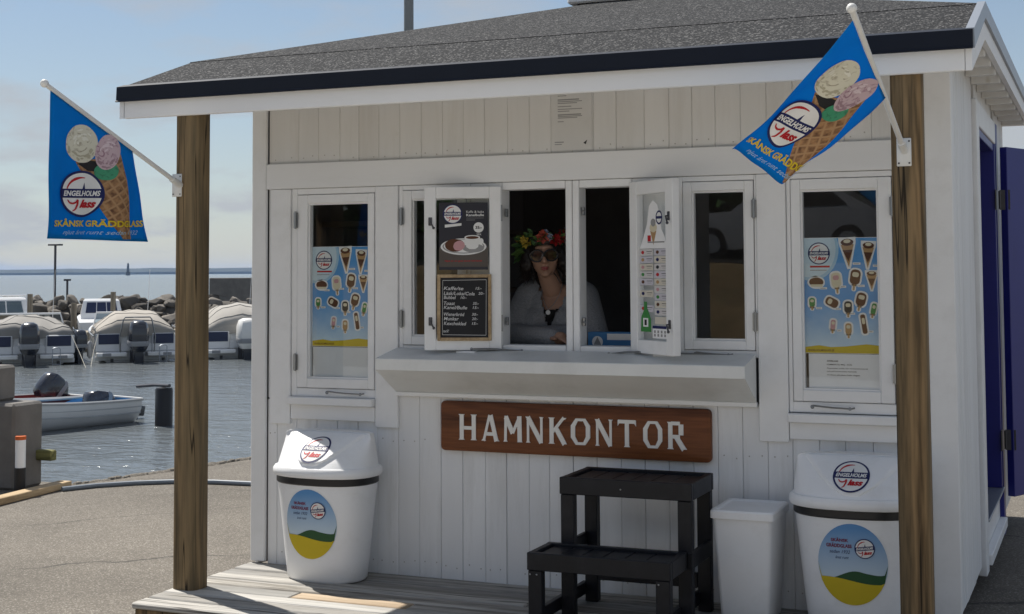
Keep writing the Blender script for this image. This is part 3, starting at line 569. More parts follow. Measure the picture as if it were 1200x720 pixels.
# roof -----------------------------------------------------------------------------------
RX0, RX1, RYF, RYB, ZE, ZB, YBk = -.306, 3.70, -.742, 3.86, 2.552, 2.762, -.14
AP = ((RX0+RX1)/2, (YBk+RYB)/2, ZB+.284*((RX1-RX0)/2))
def felt_sheet(name, quads, th=.010, divs=0):
    mb = MB()
    for q in quads:
        nrm = (Vector(q[1])-Vector(q[0])).cross(Vector(q[-1])-Vector(q[0])).normalized(); nrm = nrm if nrm.z > 0 else -nrm
        a = [Vector(p) for p in q]; b = [p-nrm*th for p in a]; k = len(q)
        mb.add(a+b, [tuple(range(k)), tuple(range(k, 2*k))[::-1]]+[(i, (i+1) % k, k+(i+1) % k, k+i) for i in range(k)])
    return mb.build(name, FELT, K)
felt_sheet('porch_roof_felt', [[(RX0, RYF, ZE), (RX1, RYF, ZE), (RX1, YBk, ZB), (RX0, YBk, ZB)]])
o8 = .012
def hipq(t0, t1, lift):
    A = [(RX0, YBk, ZB), (RX1, YBk, ZB), (RX1, RYB, ZB), (RX0, RYB, ZB)]; ap = Vector(AP); out = []
    for i in range(4):
        p, q = Vector(A[i]), Vector(A[(i+1) % 4]); up_ = Vector((0, 0, lift))
        out.append([p.lerp(ap, t0)+up_, q.lerp(ap, t0)+up_, q.lerp(ap, t1)+up_, p.lerp(ap, t1)+up_])
    return out
felt_sheet('roof_felt', hipq(-.003, .999, .0025))
MB().add([(RX0+.03, YBk, ZB-.03), (RX1-.03, YBk, ZB-.03), (RX1-.03, RYB-.03, ZB-.03), (RX0+.03, RYB-.03, ZB-.03), (AP[0], AP[1], AP[2]-.04)], [(0, 1, 4), (1, 2, 4), (2, 3, 4), (3, 0, 4), (0, 3, 2, 1)]).build('roof_deck', EAVE_WHITE, K)
MB().add([(RX0+.02, RYF+.02, ZE-.02), (RX1-.02, RYF+.02, ZE-.02), (RX1-.02, YBk, ZB-.02), (RX0+.02, YBk, ZB-.02), (RX0+.02, RYF+.02, ZE-.045), (RX1-.02, RYF+.02, ZE-.045), (RX1-.02, YBk, ZB-.045), (RX0+.02, YBk, ZB-.045)], [(0, 1, 2, 3), (7, 6, 5, 4), (0, 4, 5, 1), (1, 5, 6, 2), (3, 2, 6, 7), (0, 3, 7, 4)]).build('porch_roof_boards', EAVE_WHITE, K)
bx('fascia_board', WHITE_X, K, RX0+.026, RX1-.026, RYF+.012, RYF+.036, 2.402, 2.492, .004)
xa = RX0-.006
for i, (a, b) in enumerate(((xa, .62), (.615, 2.02), (2.015, RX1+.006))):
    d = .0025*i; MB().prism([(RYF-.006-d, ZE+.006), (RYF-.010-d, 2.494), (RYF-.018-d, 2.485), (RYF-.012-d, 2.482), (RYF+.006, 2.494), (RYF+.004, ZE+.002), (RYF+.05, ZE+.018), (RYF+.05, ZE+.023)], a, b, lambda u, v, w_: (w_, u, v)).build('drip_edge', DRIP, K)
for xs, sg in ((RX0, -1), (RX1, 1)):
    x0, x1 = (xs-.0, xs+.024) if sg < 0 else (xs-.024, xs)
    MB().prism([(RYF+.012, 2.402), (RYF+.012, ZE-.062), (YBk, ZB-.062), (RYB, ZB-.062), (RYB, 2.625), (YBk+.1, 2.625)], x0, x1, lambda u, v, w_: (w_, u, v)).build('barge_board', WHITE_X, K)
    c0, c1 = (xs-.010, xs+.020) if sg < 0 else (xs-.020, xs+.012)
    MB().prism([(RYF-.002, ZE-.066), (RYF-.002, ZE+.016*(sg > 0)-.004), (YBk, ZB+.014*(sg > 0)-.004), (RYB, ZB+.014*(sg > 0)-.004), (RYB, ZB-.060), (YBk, ZB-.060)], c0, c1, lambda u, v, w_: (w_, u, v)).build('edge_flashing', DRIP if sg < 0 else CAPM, K)
bx('fascia_board', WHITE_X, K, RX0+.03, RX1-.03, RYB-.03, RYB-.005, 2.62, 2.73)
# soffit strips and rafter tails
for i in range(12):
    y0 = -.05+i*.33; MB().box(XR+.002, RX1-.026, y0, y0+.045, 2.60, 2.70, .003).build('rafter_tail', EAVE_WHITE, K); MB().box(RX0+.026, -.002, y0, y0+.045, 2.60, 2.70, .003).build('rafter_tail', EAVE_WHITE, K)
bx('soffit', EAVE_WHITE, K, XR+.001, RX1-.026, -.10, RYB-.04, 2.702, 2.715, 0); bx('soffit', EAVE_WHITE, K, RX0+.026, -.001, -.10, RYB-.04, 2.702, 2.715, 0)
for x in (.0, .62, 1.20, 1.78, 2.36, 2.94, 3.45): MB().prism([(RYF+.04, 2.41), (RYF+.04, 2.502), (-.01, 2.745), (-.01, 2.66)], x, x+.045, lambda u, v, w_: (w_, u, v)).build('rafter', EAVE_WHITE, K)
# white ventilation hood over the apex
MB().box(1.24, 1.66, 1.58, 2.1, 3.10, 3.250, .01).build('hood_shade_base', DRIP, K)  # dark block puts the shadow beneath the hood into colour
hd = MB().box(1.20, 1.64, 1.54, 2.14, 3.250, 3.44, .01).build('vent_hood', WHITE_TRIM, K)

# ================================================================ DECK
D = thing('wooden_deck', 'weathered grey plank deck in front of the kiosk', 'deck', (1.78, -.5, 0))
y = -1.0; i = 0
while y < -.02:
    w_ = .118; y1 = min(y+w_, -.003); dz = random.uniform(-.004, .003); xl = random.uniform(-.006, .006); cuts = [-.004+xl, 3.56]
    if i == 3: cuts = [-.004, .62, 1.22, 3.56]
    elif i in (1, 5): cuts = [xl, random.uniform(1.4, 2.4), 3.56]
    for k in range(len(cuts)-1):
        bx('plank', DECKNEW if (i == 3 and k == 1) else DECK, D, cuts[k]+.002, cuts[k+1]-.002, y, y1-(.011 if y1 < -.03 else 0), ZD-.028+dz, ZD+dz, .006)
    y += w_; i += 1
bx('edge_board', POSTWOOD, D, .01, 3.55, -.985, -.955, .0, ZD-.031, .003)
bx('joist', POSTWOOD, D, .012, .055, -.95, -.01, .0, ZD-.031, .003); bx('joist', POSTWOOD, D, 3.5, 3.545, -.95, -.01, .0, ZD-.031, .003)
for x in (.9, 1.8, 2.7): bx('joist', POSTWOOD, D, x, x+.045, -.95, -.01, .0, ZD-.031, .003)

# ================================================================ SIGN
S = thing('name_sign', 'varnished brown wooden sign with raised white letters HAMNKONTOR below the shelf', 'sign', (1.79, -.03, .76))
def rrect(x0, x1, z0, z1, r, n=4):
    out = []
    for cx, cz, a0 in ((x1-r, z1-r, 0), (x0+r, z1-r, 90), (x0+r, z0+r, 180), (x1-r, z0+r, 270)):
        for i in range(n+1): t = R(a0+90*i/n); out.append((cx+r*math.cos(t), cz+r*math.sin(t)))
    return out
sx0_, sx1_, sz0_, sz1_ = 1.106, 2.470, .766, 1.008
rg = []
for y_, ins in ((-.002, .0), (-.026, .0), (-.031, .002), (-.033, .006)): rg.append([(x, y_, z) for x, z in rrect(sx0_+ins, sx1_-ins, sz0_+ins, sz1_-ins, .022-ins)])
MB().loft(rg).build('board', SIGNWOOD, S, True, R(35))
LETP = flat('letter_white', (.80, .79, .76), .5)
def seg(p0, p1, w, flare0=0, flare1=0):
    (x0, y0), (x1, y1) = p0, p1; l = math.hypot(x1-x0, y1-y0); nx, ny = -(y1-y0)/l*w/2, (x1-x0)/l*w/2
    return [(x0-nx, y0-ny), (x1-nx, y1-ny), (x1+nx, y1+ny), (x0+nx, y0+ny)]
def serif(x, top, w=.34, h=.07):
    return [(x-w/2, 1), (x+w/2, 1), (x+w*.26, 1-h), (x-w*.26, 1-h)] if top else [(x-w/2, 0), (x-w*.26, h), (x+w*.26, h), (x+w/2, 0)]
SW, TW = .225, .135
def ring(rx0=.5, ry0=.5):
    out = []
    def octo(a, b):
        return [(.5+a*sx_*cx_, .5+b*sy_*cy_) for cx_, cy_, sx_, sy_ in ((1, .45, 1, 1), (.5, 1, 1, 1), (.5, 1, -1, 1), (1, .45, -1, 1), (1, .45, -1, -1), (.5, 1, -1, -1), (.5, 1, 1, -1), (1, .45, 1, -1))]
    o, i_ = octo(.5, .5), octo(.28, .40)
    return [[o[k], o[(k+1) % 8], i_[(k+1) % 8], i_[k]] for k in range(8)]
LET = {
 'H': [seg((.16, 0), (.16, 1), SW), seg((.84, 0), (.84, 1), SW), seg((.2, .47), (.8, .47), TW), serif(.16, 1), serif(.16, 0), serif(.84, 1), serif(.84, 0)],
 'A': [seg((.13, 0), (.47, 1), TW), seg((.86, 0), (.53, 1), SW), seg((.25, .27), (.75, .27), TW), serif(.13, 0, .26), serif(.87, 0, .30)],
 'M': [seg((.11, 0), (.13, 1), TW), seg((.87, 0), (.85, 1), SW), seg((.13, .96), (.5, .34), SW), seg((.85, .96), (.5, .34), TW), serif(.11, 0, .22), serif(.88, 0, .26)],
 'N': [seg((.12, 0), (.12, 1), TW), seg((.88, 0), (.88, 1), TW), seg((.12, .97), (.86, .03), SW), serif(.12, 0, .24), serif(.88, 1, .24), serif(.10, 1, .24)],
 'K': [seg((.16, 0), (.16, 1), SW), seg((.22, .45), (.82, 1), TW), seg((.40, .60), (.86, 0), SW), serif(.16, 1), serif(.16, 0), serif(.84, 1, .26), serif(.86, 0, .28)],
 'O': ring(),
 'T': [seg((.5, 0), (.5, .95), SW), seg((.02, .945), (.98, .945), TW), serif(.5, 0), [(.0, 1), (.0, .78), (.09, .89)], [(1.0, 1), (.91, .89), (1.0, .78)]],
 'R': [seg((.16, 0), (.16, 1), SW), seg((.2, .95), (.66, .95), TW), seg((.2, .46), (.66, .46), TW), seg((.72, .52), (.72, .92), SW*1.1), seg((.46, .46), (.86, 0), SW), serif(.16, 1), serif(.16, 0), serif(.88, 0, .28)]}
LX = [(1.207, 1.302), (1.328, 1.42), (1.444, 1.542), (1.562, 1.653), (1.679, 1.772), (1.792, 1.889), (1.914, 2.001), (2.026, 2.115), (2.15, 2.242), (2.266, 2.357)]
for ch, (x0, x1) in zip('HAMNKONTOR', LX):
    mb = MB(); z0, z1 = .822, .946
    for k, pl in enumerate(LET[ch]): mb.prism([(x0+(x1-x0)*u, z0+(z1-z0)*v) for u, v in pl], -.0325, -.0375-.0002*k, lambda u, v, w_: (u, w_, v))
    mb.build('letter', LETP, S)

# ================================================================ STEP STOOL
T = thing('step_stool', 'black painted two-step wooden stool under the brown sign', 'step stool', (2.2, -.48, ZD))
ux0, ux1, uy0, uy1, uz = 1.918, 2.515, -.525, -.165, .742; lx0, lx1, ly0, ly1, lz = 1.868, 2.495, -.785, -.53, .460
def tray(x0, x1, y0, y1, z, n, name):
    h = .074
    rim = MB().box(x0, x1, y0, y0+.03, z-h, z, .003).box(x0, x1, y1-.03, y1, z-h, z, .003).box(x0, x0+.03, y0+.031, y1-.031, z-h+.001, z-.001, .003).box(x1-.03, x1, y0+.031, y1-.031, z-h+.001, z-.001, .003).build(name, STOOLBLK, T)
    w_ = (x1-x0-.064)/n
    for i in range(n): bx('slat', STOOLBLK, rim, x0+.032+i*w_+.002, x0+.032+(i+1)*w_-.002, y0+.031, y1-.031, z-.034, z-.012, .003)
tray(ux0, ux1, uy0, uy1, uz, 6, 'upper_step'); tray(lx0, lx1, ly0, ly1, lz, 6, 'lower_step')
for x in (ux0+.004, ux1-.064):
    bx('leg', STOOLBLK, T, x, x+.06, uy0+.004, uy0+.05, ZD, uz-.075, .003); bx('leg', STOOLBLK, T, x, x+.06, uy1-.05, uy1-.004, ZD, uz-.075, .003)
for x in (lx0+.004, lx1-.064): bx('leg', STOOLBLK, T, x, x+.06, ly0+.004, ly0+.05, ZD, lz-.075, .003)
for x in (lx0+.03, lx1-.06): bx('foot_rail', STOOLBLK, T, x, x+.026, ly0+.052, uy1-.01, ZD+.03, ZD+.085, .003)
bx('stretcher', STOOLBLK, T, ux0+.066, ux1-.066, uy1-.048, uy1-.018, ZD+.10, ZD+.165, .003)
for x in (ux0-.001, ux1-.021): bx('side_rail', STOOLBLK, T, x, x+.022, ly1+.0, uy1-.052, lz-.074, lz-.006, .003)
for x, z in ((2.20, uz-.04), (lx0+.015, lz-.09), (lx0+.045, lz-.09), (lx1-.05, lz-.09)): MB().sphere((x, (uy0 if z > .6 else ly0)-.001, z), (.004, .002, .004), 8, 5).build('screw', STEEL, T)

# ================================================================ BINS
def grad(name, y0, c0, y1, c1):
    mt = bpy.data.materials.new(name); mt.use_nodes = True; nt, N, L = nodes_of(mt); p = N['Principled BSDF']; p.inputs['Roughness'].default_value = .4
    uv = N.new('ShaderNodeUVMap'); uv.uv_map = 'print'; sp = N.new('ShaderNodeSeparateXYZ'); L.new(uv.outputs[0], sp.inputs[0]); mr = N.new('ShaderNodeMapRange'); mr.inputs[1].default_value = y0; mr.inputs[2].default_value = y1; L.new(sp.outputs['Y'], mr.inputs[0])
    rp = N.new('ShaderNodeValToRGB'); rp.color_ramp.elements[0].color = (*c0, 1); rp.color_ramp.elements[1].color = (*c1, 1); L.new(mr.outputs[0], rp.inputs[0]); L.new(rp.outputs[0], p.inputs['Base Color']); return mt
STICKSKY = grad('sticker_sky', -.06, (.55, .66, .74), .15, (.08, .26, .55))
def swing_bin(label, cx, cy, ry=0.0):
    B = thing('swing_lid_bin', label, 'bin', (0, 0, 0), 'round white swing lid bins')
    def ov(a, b, z, yc=0, n=40, p=2.35):
        out = []
        for i in range(n):
            t = 2*math.pi*i/n; c, s_ = math.cos(t), math.sin(t); out.append((a*math.copysign(abs(c)**(2/p), c), yc+b*math.copysign(abs(s_)**(2/p), s_), z))
        return out
    a_, b_ = (lambda z: .205+.055*z/.52), (lambda z: .142+.040*z/.52)
    MB().loft([ov(.195, .132, .0), ov(.205, .142, .012)]+[ov(a_(z), b_(z), z) for z in (.1, .2, .3, .4, .50)]).build('bucket', PLASTIC_W, B, True)
    MB().loft([ov(.256, .180, .470), ov(.262, .186, .476), ov(.262, .186, .506), ov(.256, .180, .510)]).build('rim_gap_shade', BLACK, B, True)  # black band stands for the shaded gap below the lid rim
    MB().loft([ov(.262, .184, .505), ov(.274, .196, .508), ov(.280, .202, .520), ov(.279, .201, .540), ov(.270, .192, .552), ov(.262, .184, .553)]).build('lid_rim', PLASTIC_W, B, True)
    H0, H1 = .552, .706
    def lid(t): # half width, front reach, back reach
        e = t**1.15
        return (.262-.020*t, .184*(1-e)-.040*e, .184-.040*t)
    def ring_(t, n=48, grow=0.0):
        a, f, bk = lid(t); out = []; z = H0+(H1-H0)*(1-(1-t)**1.25)
        for i in range(n):
            th = 2*math.pi*i/n; c, s_ = math.cos(th), math.sin(th); x = (a+grow)*math.copysign(abs(c)**.94, c)
            yy = (bk+grow)*abs(s_)**.85 if s_ > 0 else -(f+grow)*abs(s_)**.92
            out.append((x, yy, z))
        return out
    ts = [0, .12, .25, .4, .55, .7, .82, .91, .97, 1.0]
    rgs = [ring_(t) for t in ts]; top = [(x*.97, y_*.9+.004, z+.006) for x, y_, z in rgs[-1]]
    hood = MB().loft(rgs+[top]).build('lid', PLASTIC_W, B, True)
    def front(x, t, g):
        a, f, bk = lid(t); q = min(.9999, abs(x)/a); c = q**(1/.94); s_ = math.sqrt(max(0, 1-c*c)); z = H0+(H1-H0)*(1-(1-t)**1.25)
        return Vector((x, -f*s_**.92, z)) + Vector((0, -.86, .5))*g
    # raised flap with its U-shaped edge
    mb = MB(); nt_, nx_ = 14, 22; vs = []; fs = []
    for j in range(nt_+1):
        t = .06+.875*j/nt_; hw = .222*(j/nt_)**.55 if j else .03
        for i in range(nx_+1):
            x = hw*(-1+2*i/nx_); edge = i in (0, nx_) or j == 0
            vs.append(front(x, t, -.003 if edge else .0115))
    for j in range(nt_):
        for i in range(nx_): k = j*(nx_+1)+i; fs.append((k, k+1, k+nx_+2, k+nx_+1))
    mb.add(vs, fs).build('swing_flap', PLASTIC_W, B, True, R(70))
    # logo on the flap
    pr = Print().sub(LOGO, .062, -.012, .40, 0)
    pr.build('flap_logo', lambda u, v, w_: front(u, .02+v*1.02, .0066+w_), B, .02, .0004) if False else Print().sub(LOGO, .076, 0, 0, 0).build('flap_logo', lambda u, v, w_: front(u-.005, .45+v/.225, .0130+w_*.86), B, .012, .0009)
    # oval sticker: sky, field, small logo, words (figures of the original are left out)
    st = Print(); W_, H_ = .142, .168
    st.ell(0, 0, W_, H_, STICKSKY, 1, n=48)
    def band(f0, f1, mt, ly, n=20):
        up_ = []; dn = []
        for i in range(n+1):
            x = -W_+2*W_*i/n; hh = H_*math.sqrt(max(0, 1-(x/W_)**2)); y1 = max(-hh, min(hh, f1(x))); y0 = max(-hh, min(hh, f0(x))); up_.append((x, y1)); dn.append((x, y0))
        for i in range(n):
            if up_[i][1]-dn[i][1] > 1e-5 or up_[i+1][1]-dn[i+1][1] > 1e-5: st.poly([dn[i], dn[i+1], (up_[i+1][0], up_[i+1][1]+1e-6), (up_[i][0], up_[i][1]+1e-6)], mt, ly)
    band(lambda x: -.10, lambda x: -.045+.018*math.sin(x*26+1.2)+(.02 if x > .05 else 0)*(x-.05)/.07, P_LEAF, 3); band(lambda x: -.3, lambda x: -.068-.012*math.sin(x*16), P_FIELD, 4)
    st.sub(LOGO, .041, .052, .068, 5, .12)
    st.text('SKÅNSK', -.085, .092, .072, .017, P_MAROON, 5, .03); st.text('GRÄDDGLASS', -.105, .068, .105, .018, P_MAROON, 5, .03)
    st.text('sedan 1932', -.092, .044, .085, .014, P_NAVY, 5, 0, .3); st.text('året runt', -.068, .022, .055, .012, P_NAVY, 5, 0, .3)
    def body(u, v, w_):
        z = .285+v; a, b = a_(z)+.0012+w_, b_(z)+.0012+w_; q = min(.999, abs(u)/a); s_ = (1-q**2.35)**(1/2.35); return Vector((u, -b*s_, z))
    st.build('sticker', body, B, .015, .0007)
    B.location = (cx, cy, ZD+.002); B.rotation_euler = (0, 0, ry); return B
swing_bin('white swing lid bin at the left corner of the kiosk beside the open harbour view', .572, -.212, R(-2))
swing_bin('white swing lid bin half hidden by the brown post below the right window', 3.148, -.215, R(2))
Bq = thing('small_lidded_bin', 'small square white plastic bin with flat lid between stool and round bin', 'bin', (0, 0, 0))
def sq(a, b, z, r=.02): return [(x, y_, z) for x, y_ in rrect(-a, a, -b, b, r, 3)]
MB().loft([sq(.100, .130, 0), sq(.104, .134, .01), sq(.128, .160, .445)]).build('bucket', PLASTIC_W, Bq, True)
lid_ = MB().loft([sq(.132, .165, .440), sq(.138, .171, .442), sq(.138, .171, .470), sq(.133, .166, .477), sq(.118, .150, .477), sq(.112, .144, .470)]).build('lid', PLASTIC_W, Bq, True, R(30))
Bq.location = (2.695, -.232, ZD+.002)

# ================================================================ FLAGS
def waffle():
    mt = bpy.data.materials.new('waffle_print'); mt.use_nodes = True; nt, N, L = nodes_of(mt); p = N['Principled BSDF']; p.inputs['Roughness'].default_value = .7
    uv = N.new('ShaderNodeUVMap'); uv.uv_map = 'print'; cols = None
    for ang in (.95, -.55):
        mp = N.new('ShaderNodeMapping'); mp.inputs['Rotation'].default_value = (0, 0, ang); L.new(uv.outputs[0], mp.inputs[0])
        wv = N.new('ShaderNodeTexWave'); wv.inputs['Scale'].default_value = .036; wv.inputs['Distortion'].default_value = 1.5; wv.inputs['Detail'].default_value = 1; wv.inputs['Detail Scale'].default_value = .05; L.new(mp.outputs[0], wv.inputs['Vector'])
        rp = N.new('ShaderNodeValToRGB'); rp.color_ramp.elements[0].position = .75; rp.color_ramp.elements[1].position = .98; L.new(wv.outputs['Fac'], rp.inputs[0])
        if cols is None: cols = rp
        else:
            mx = N.new('ShaderNodeMath'); mx.operation = 'MAXIMUM'; L.new(cols.outputs[0], mx.inputs[0]); L.new(rp.outputs[0], mx.inputs[1]); cols = mx
    no = N.new('ShaderNodeTexNoise'); no.inputs['Scale'].default_value = .16; no.inputs['Detail'].default_value = 6; L.new(uv.outputs[0], no.inputs['Vector'])
    r2 = N.new('ShaderNodeValToRGB'); r2.color_ramp.elements[0].color = (.11, .045, .02, 1); r2.color_ramp.elements[1].color = (.42, .23, .10, 1); r2.color_ramp.elements[0].position = .3; r2.color_ramp.elements[1].position = .7; L.new(no.outputs['Fac'], r2.inputs[0])
    m2 = N.new('ShaderNodeMix'); m2.data_type = 'RGBA'; m2.inputs[7].default_value = (.40, .235, .115, 1); L.new(cols.outputs[0], m2.inputs[0]); L.new(r2.outputs[0], m2.inputs[6]); L.new(m2.outputs[2], p.inputs['Base Color'])
    return mt
def scoop(name, c, d):
    mt = bpy.data.materials.new(name); mt.use_nodes = True; nt, N, L = nodes_of(mt); p = N['Principled BSDF']; p.inputs['Roughness'].default_value = .6
    uv = N.new('ShaderNodeUVMap'); uv.uv_map = 'print'; no = N.new('ShaderNodeTexNoise'); no.inputs['Scale'].default_value = .11; no.inputs['Detail'].default_value = 8; no.inputs['Distortion'].default_value = 1.8; L.new(uv.outputs[0], no.inputs['Vector'])
    rp = N.new('ShaderNodeValToRGB'); rp.color_ramp.elements[0].color = (*d, 1); rp.color_ramp.elements[1].color = (*c, 1); rp.color_ramp.elements[0].position = .30; rp.color_ramp.elements[1].position = .46; L.new(no.outputs['Fac'], rp.inputs[0]); L.new(rp.outputs[0], p.inputs['Base Color']); return mt
WAF = waffle(); SC_W = scoop('vanilla_print', (.68, .66, .54), (.30, .26, .18)); SC_P = scoop('berry_print', (.58, .44, .48), (.24, .10, .16)); SC_G = scoop('mint_print', (.05, .30, .16), (.03, .14, .08))
def blob2(cx, cy, rx, ry, rot, seed, n=30):
    c, q = math.cos(rot), math.sin(rot); out = []
    for i in range(n):
        t = 2*math.pi*i/n; k = 1+.06*noise.noise((math.cos(t)*1.7+seed, math.sin(t)*1.7, seed)); a, b = rx*k*math.cos(t), ry*k*math.sin(t); out.append((cx+a*c-b*q, cy+a*q+b*c))
    return out
rnd_flag = random.Random(21)
def flag_art():
    p = Print()
    p.poly([(38, 92), (89, 100), (96, 70), (104, 3), (90, 3), (78, 20), (56, 60)], WAF, 1)
    p.poly([(40, 90), (52, 94), (70, 92), (88, 99), (70, 80), (52, 82)], P_BLACK, 2)
    p.poly(blob2(73, 81, 13, 10, .1, 3.3), SC_G, 3); p.poly(blob2(44, 113, 19, 22, .25, 1.1), SC_W, 3.5); p.poly(blob2(74, 103, 14, 20, -.05, 5.2), SC_P, 4)
    for cx, cy, rx, ry, sd, dk, li in ((44, 113, 19, 22, 1.1, (.46, .43, .32), (.80, .79, .70)), (74, 103, 14, 20, 5.2, (.36, .24, .28), (.72, .60, .64))):
        D_, L_ = flat('scoop_shadow_%d' % cx, dk), flat('scoop_light_%d' % cx, li)
        for k in range(16):
            a = R(200+k*9+rnd_flag.uniform(-8, 8)); q = rnd_flag.uniform(.62, .9); p.poly(blob2(cx+rx*q*math.cos(a), cy+ry*q*math.sin(a), rnd_flag.uniform(1.2, 3.4), rnd_flag.uniform(.6, 1.6), a+1.57, k+sd, 9), D_, 5)
        for k in range(12):
            a = R(rnd_flag.uniform(40, 190)); q = rnd_flag.uniform(.15, .75); p.poly(blob2(cx+rx*q*math.cos(a), cy+ry*q*math.sin(a), rnd_flag.uniform(1.4, 3.6), rnd_flag.uniform(.6, 1.5), a+1.57, k*2+sd, 9), L_, 5)
    p.sub(LOGO, 27, 44, 55, 6)
    p.text('SKÅNSK GRÄDDGLASS', 9, 17, 112, 9.5, P_YEL, 6, .03); p.text('njut året runt sedan 1932', 22, 6.5, 92, 6.5, P_SKY2, 6, 0, .45)
    return p
FLAGCLOTH = mat('blue_flag_cloth', (.003, .235, .56), .75, .05, 9, bump=.05, bscale=120, trans=.5, spec=.15)
def flag(name, label, base, tip, c4, folds, plate_c):
    F = thing(name, label, 'flag', plate_c, 'ice cream flags on slanting poles')
    DC = [(9, 177), (104, 105), (0, 3), (128, 0)]       # TL TR BL BR in art units
    TL, TR, BL, BR = [Vector(c) for c in c4]
    nrm = ((TR-TL).cross(BL-TL)).normalized()
    if nrm.dot(Vector((4.15, -6.37, 1.6))-TL) < 0: nrm = -nrm
    def surf(s_, t, w_=0):
        P = (TL*(1-s_)+TR*s_)*(1-t)+(BL*(1-s_)+BR*s_)*t
        return P + nrm*(folds(s_, t)+w_)
    def inv(x, y_):
        s_, t = .5, .5
        for _ in range(12):
            f = [(1-t)*((1-s_)*DC[0][k]+s_*DC[1][k])+t*((1-s_)*DC[2][k]+s_*DC[3][k])-(x, y_)[k] for k in (0, 1)]
            ds = [(1-t)*(DC[1][k]-DC[0][k])+t*(DC[3][k]-DC[2][k]) for k in (0, 1)]; dt = [(1-s_)*(DC[2][k]-DC[0][k])+s_*(DC[3][k]-DC[1][k]) for k in (0, 1)]
            det = ds[0]*dt[1]-ds[1]*dt[0]; s_ -= (f[0]*dt[1]-f[1]*dt[0])/det; t -= (ds[0]*f[1]-ds[1]*f[0])/det
        return s_, t
    n_ = 22; mb = MB(); vs = [surf(i/n_, j/n_, -.0015) for j in range(n_+1) for i in range(n_+1)]
    mb.add(vs, [(j*(n_+1)+i, j*(n_+1)+i+1, (j+1)*(n_+1)+i+1, (j+1)*(n_+1)+i) for j in range(n_) for i in range(n_)])
    cl = mb.build('flag_cloth', FLAGCLOTH, F, True)
    so = cl.modifiers.new('thick', 'SOLIDIFY'); so.thickness = .0012; so.offset = -1
    flag_art().build('flag_print', lambda u, v, w_: surf(*inv(u, v), w_), cl, 5, .0009)
    PW = flat('flagpole_white', (.72, .72, .70), .4)
    b, t_ = Vector(base), Vector(tip); MB().tube([b, t_], .011, 10).build('flagpole', PW, F, True); MB().sphere(tip, .018, 10, 8).build('pole_knob', PW, F, True)
    x, y_, z = plate_c; br = MB().box(x-.028, x+.028, y_-.006, y_, z-.055, z+.055, .003); d = (t_-b).normalized(); br.tube([b-d*.03, b+d*.05], .016, 10).build('bracket', PW, F, True, R(50))
    for dx in (-.02, .02):
        for dz in (-.043, .043): MB().sphere((x+dx, y_-.006, z+dz), .004, 6, 4).build('screw', DARKSTEEL, F)
    return F
flag('ice_cream_flag', 'blue ice cream flag hanging straight on the left post in front of the sea', (.045, -.735, 2.075), (.057, -1.682, 2.442),
     [(.057, -1.644, 2.427), (.053, -1.092, 2.213), (.020, -1.640, 1.792), (.066, -.985, 1.788)], lambda s_, t: t*(.022*math.sin(s_*8.5+.6+t)+.011*math.sin(s_*17+t*3)+.006*math.sin(t*9+s_*4)), (.028, -.714, 2.066))
flag('ice_cream_flag', 'blue ice cream flag blown aslant on the right post in front of the roof edge', (3.438, -.735, 2.112), (3.399, -1.663, 2.504),
     [(3.402, -1.609, 2.480), (3.429, -1.123, 2.265), (2.925, -1.350, 2.058), (3.088, -1.150, 1.962)], lambda s_, t: t*(.036*math.sin(s_*6.5+2.2+t*1.4)+.014*math.sin(s_*14+t*4)+.008*math.sin(t*11-s_*5))*(1.1-.3*t), (3.438, -.714, 2.098))

# ================================================================ PAPERS, POSTERS AND PRICE LISTS
def sheet(name, label, cat, x0, x1, y_, z0, z1, mt, group=None):
    o = thing(name, label, cat, ((x0+x1)/2, y_, z0), group); bx('paper', mt, o, x0, x1, y_, y_+.0012, z0, z1, 0); return o
PAPER = flat('paper_white', (.84, .84, .85), .7)
def cloudy():
    mt = bpy.data.materials.new('poster_sky'); mt.use_nodes = True; nt, N, L = nodes_of(mt); p = N['Principled BSDF']; p.inputs['Roughness'].default_value = .4
    uv = N.new('ShaderNodeUVMap'); uv.uv_map = 'print'; sp = N.new('ShaderNodeSeparateXYZ'); L.new(uv.outputs[0], sp.inputs[0])
    no = N.new('ShaderNodeTexNoise'); no.inputs['Scale'].default_value = 3; no.inputs['Detail'].default_value = 5; L.new(uv.outputs[0], no.inputs['Vector'])
    ad = N.new('ShaderNodeMath'); ad.operation = 'MULTIPLY_ADD'; ad.inputs[1].default_value = .5; L.new(no.outputs['Fac'], ad.inputs[0]); L.new(sp.outputs['Y'], ad.inputs[2])
    rp = N.new('ShaderNodeValToRGB'); e = rp.color_ramp.elements; e[0].position = .3; e[0].color = (.52, .68, .80, 1); e[1].position = 1.35/1.5; e[1].color = (.08, .30, .64, 1); L.new(ad.outputs[0], rp.inputs[0]); L.new(rp.outputs[0], p.inputs['Base Color']); return mt
POSTSKY = cloudy()
def lolly(p, x, y_, w_, h, c, rot=0, stick=True, halo=.022):
    w_, h = w_*1.25, h*1.15
    c_, q = math.cos(rot), math.sin(rot); tr = lambda u, v: (x+u*c_-v*q, y_+u*q+v*c_)
    def rr(a, b, dy, mt, ly): p.poly([tr(u, v+dy) for u, v in rrect(-a, a, -b, b, min(a, b)*.8, 4)], mt, ly)
    rr(w_/2+halo, h/2+halo, 0, P_WHITE, 3)
    if stick: rr(.014+halo*.7, h*.34, -h*.62, P_WHITE, 3); rr(.012, h*.3, -h*.6, P_TAN, 4)
    rr(w_/2, h/2, 0, c, 5); rr(w_*.32, h*.16, h*.16, P_CREAM if c is not P_CREAM else P_PINK, 6)
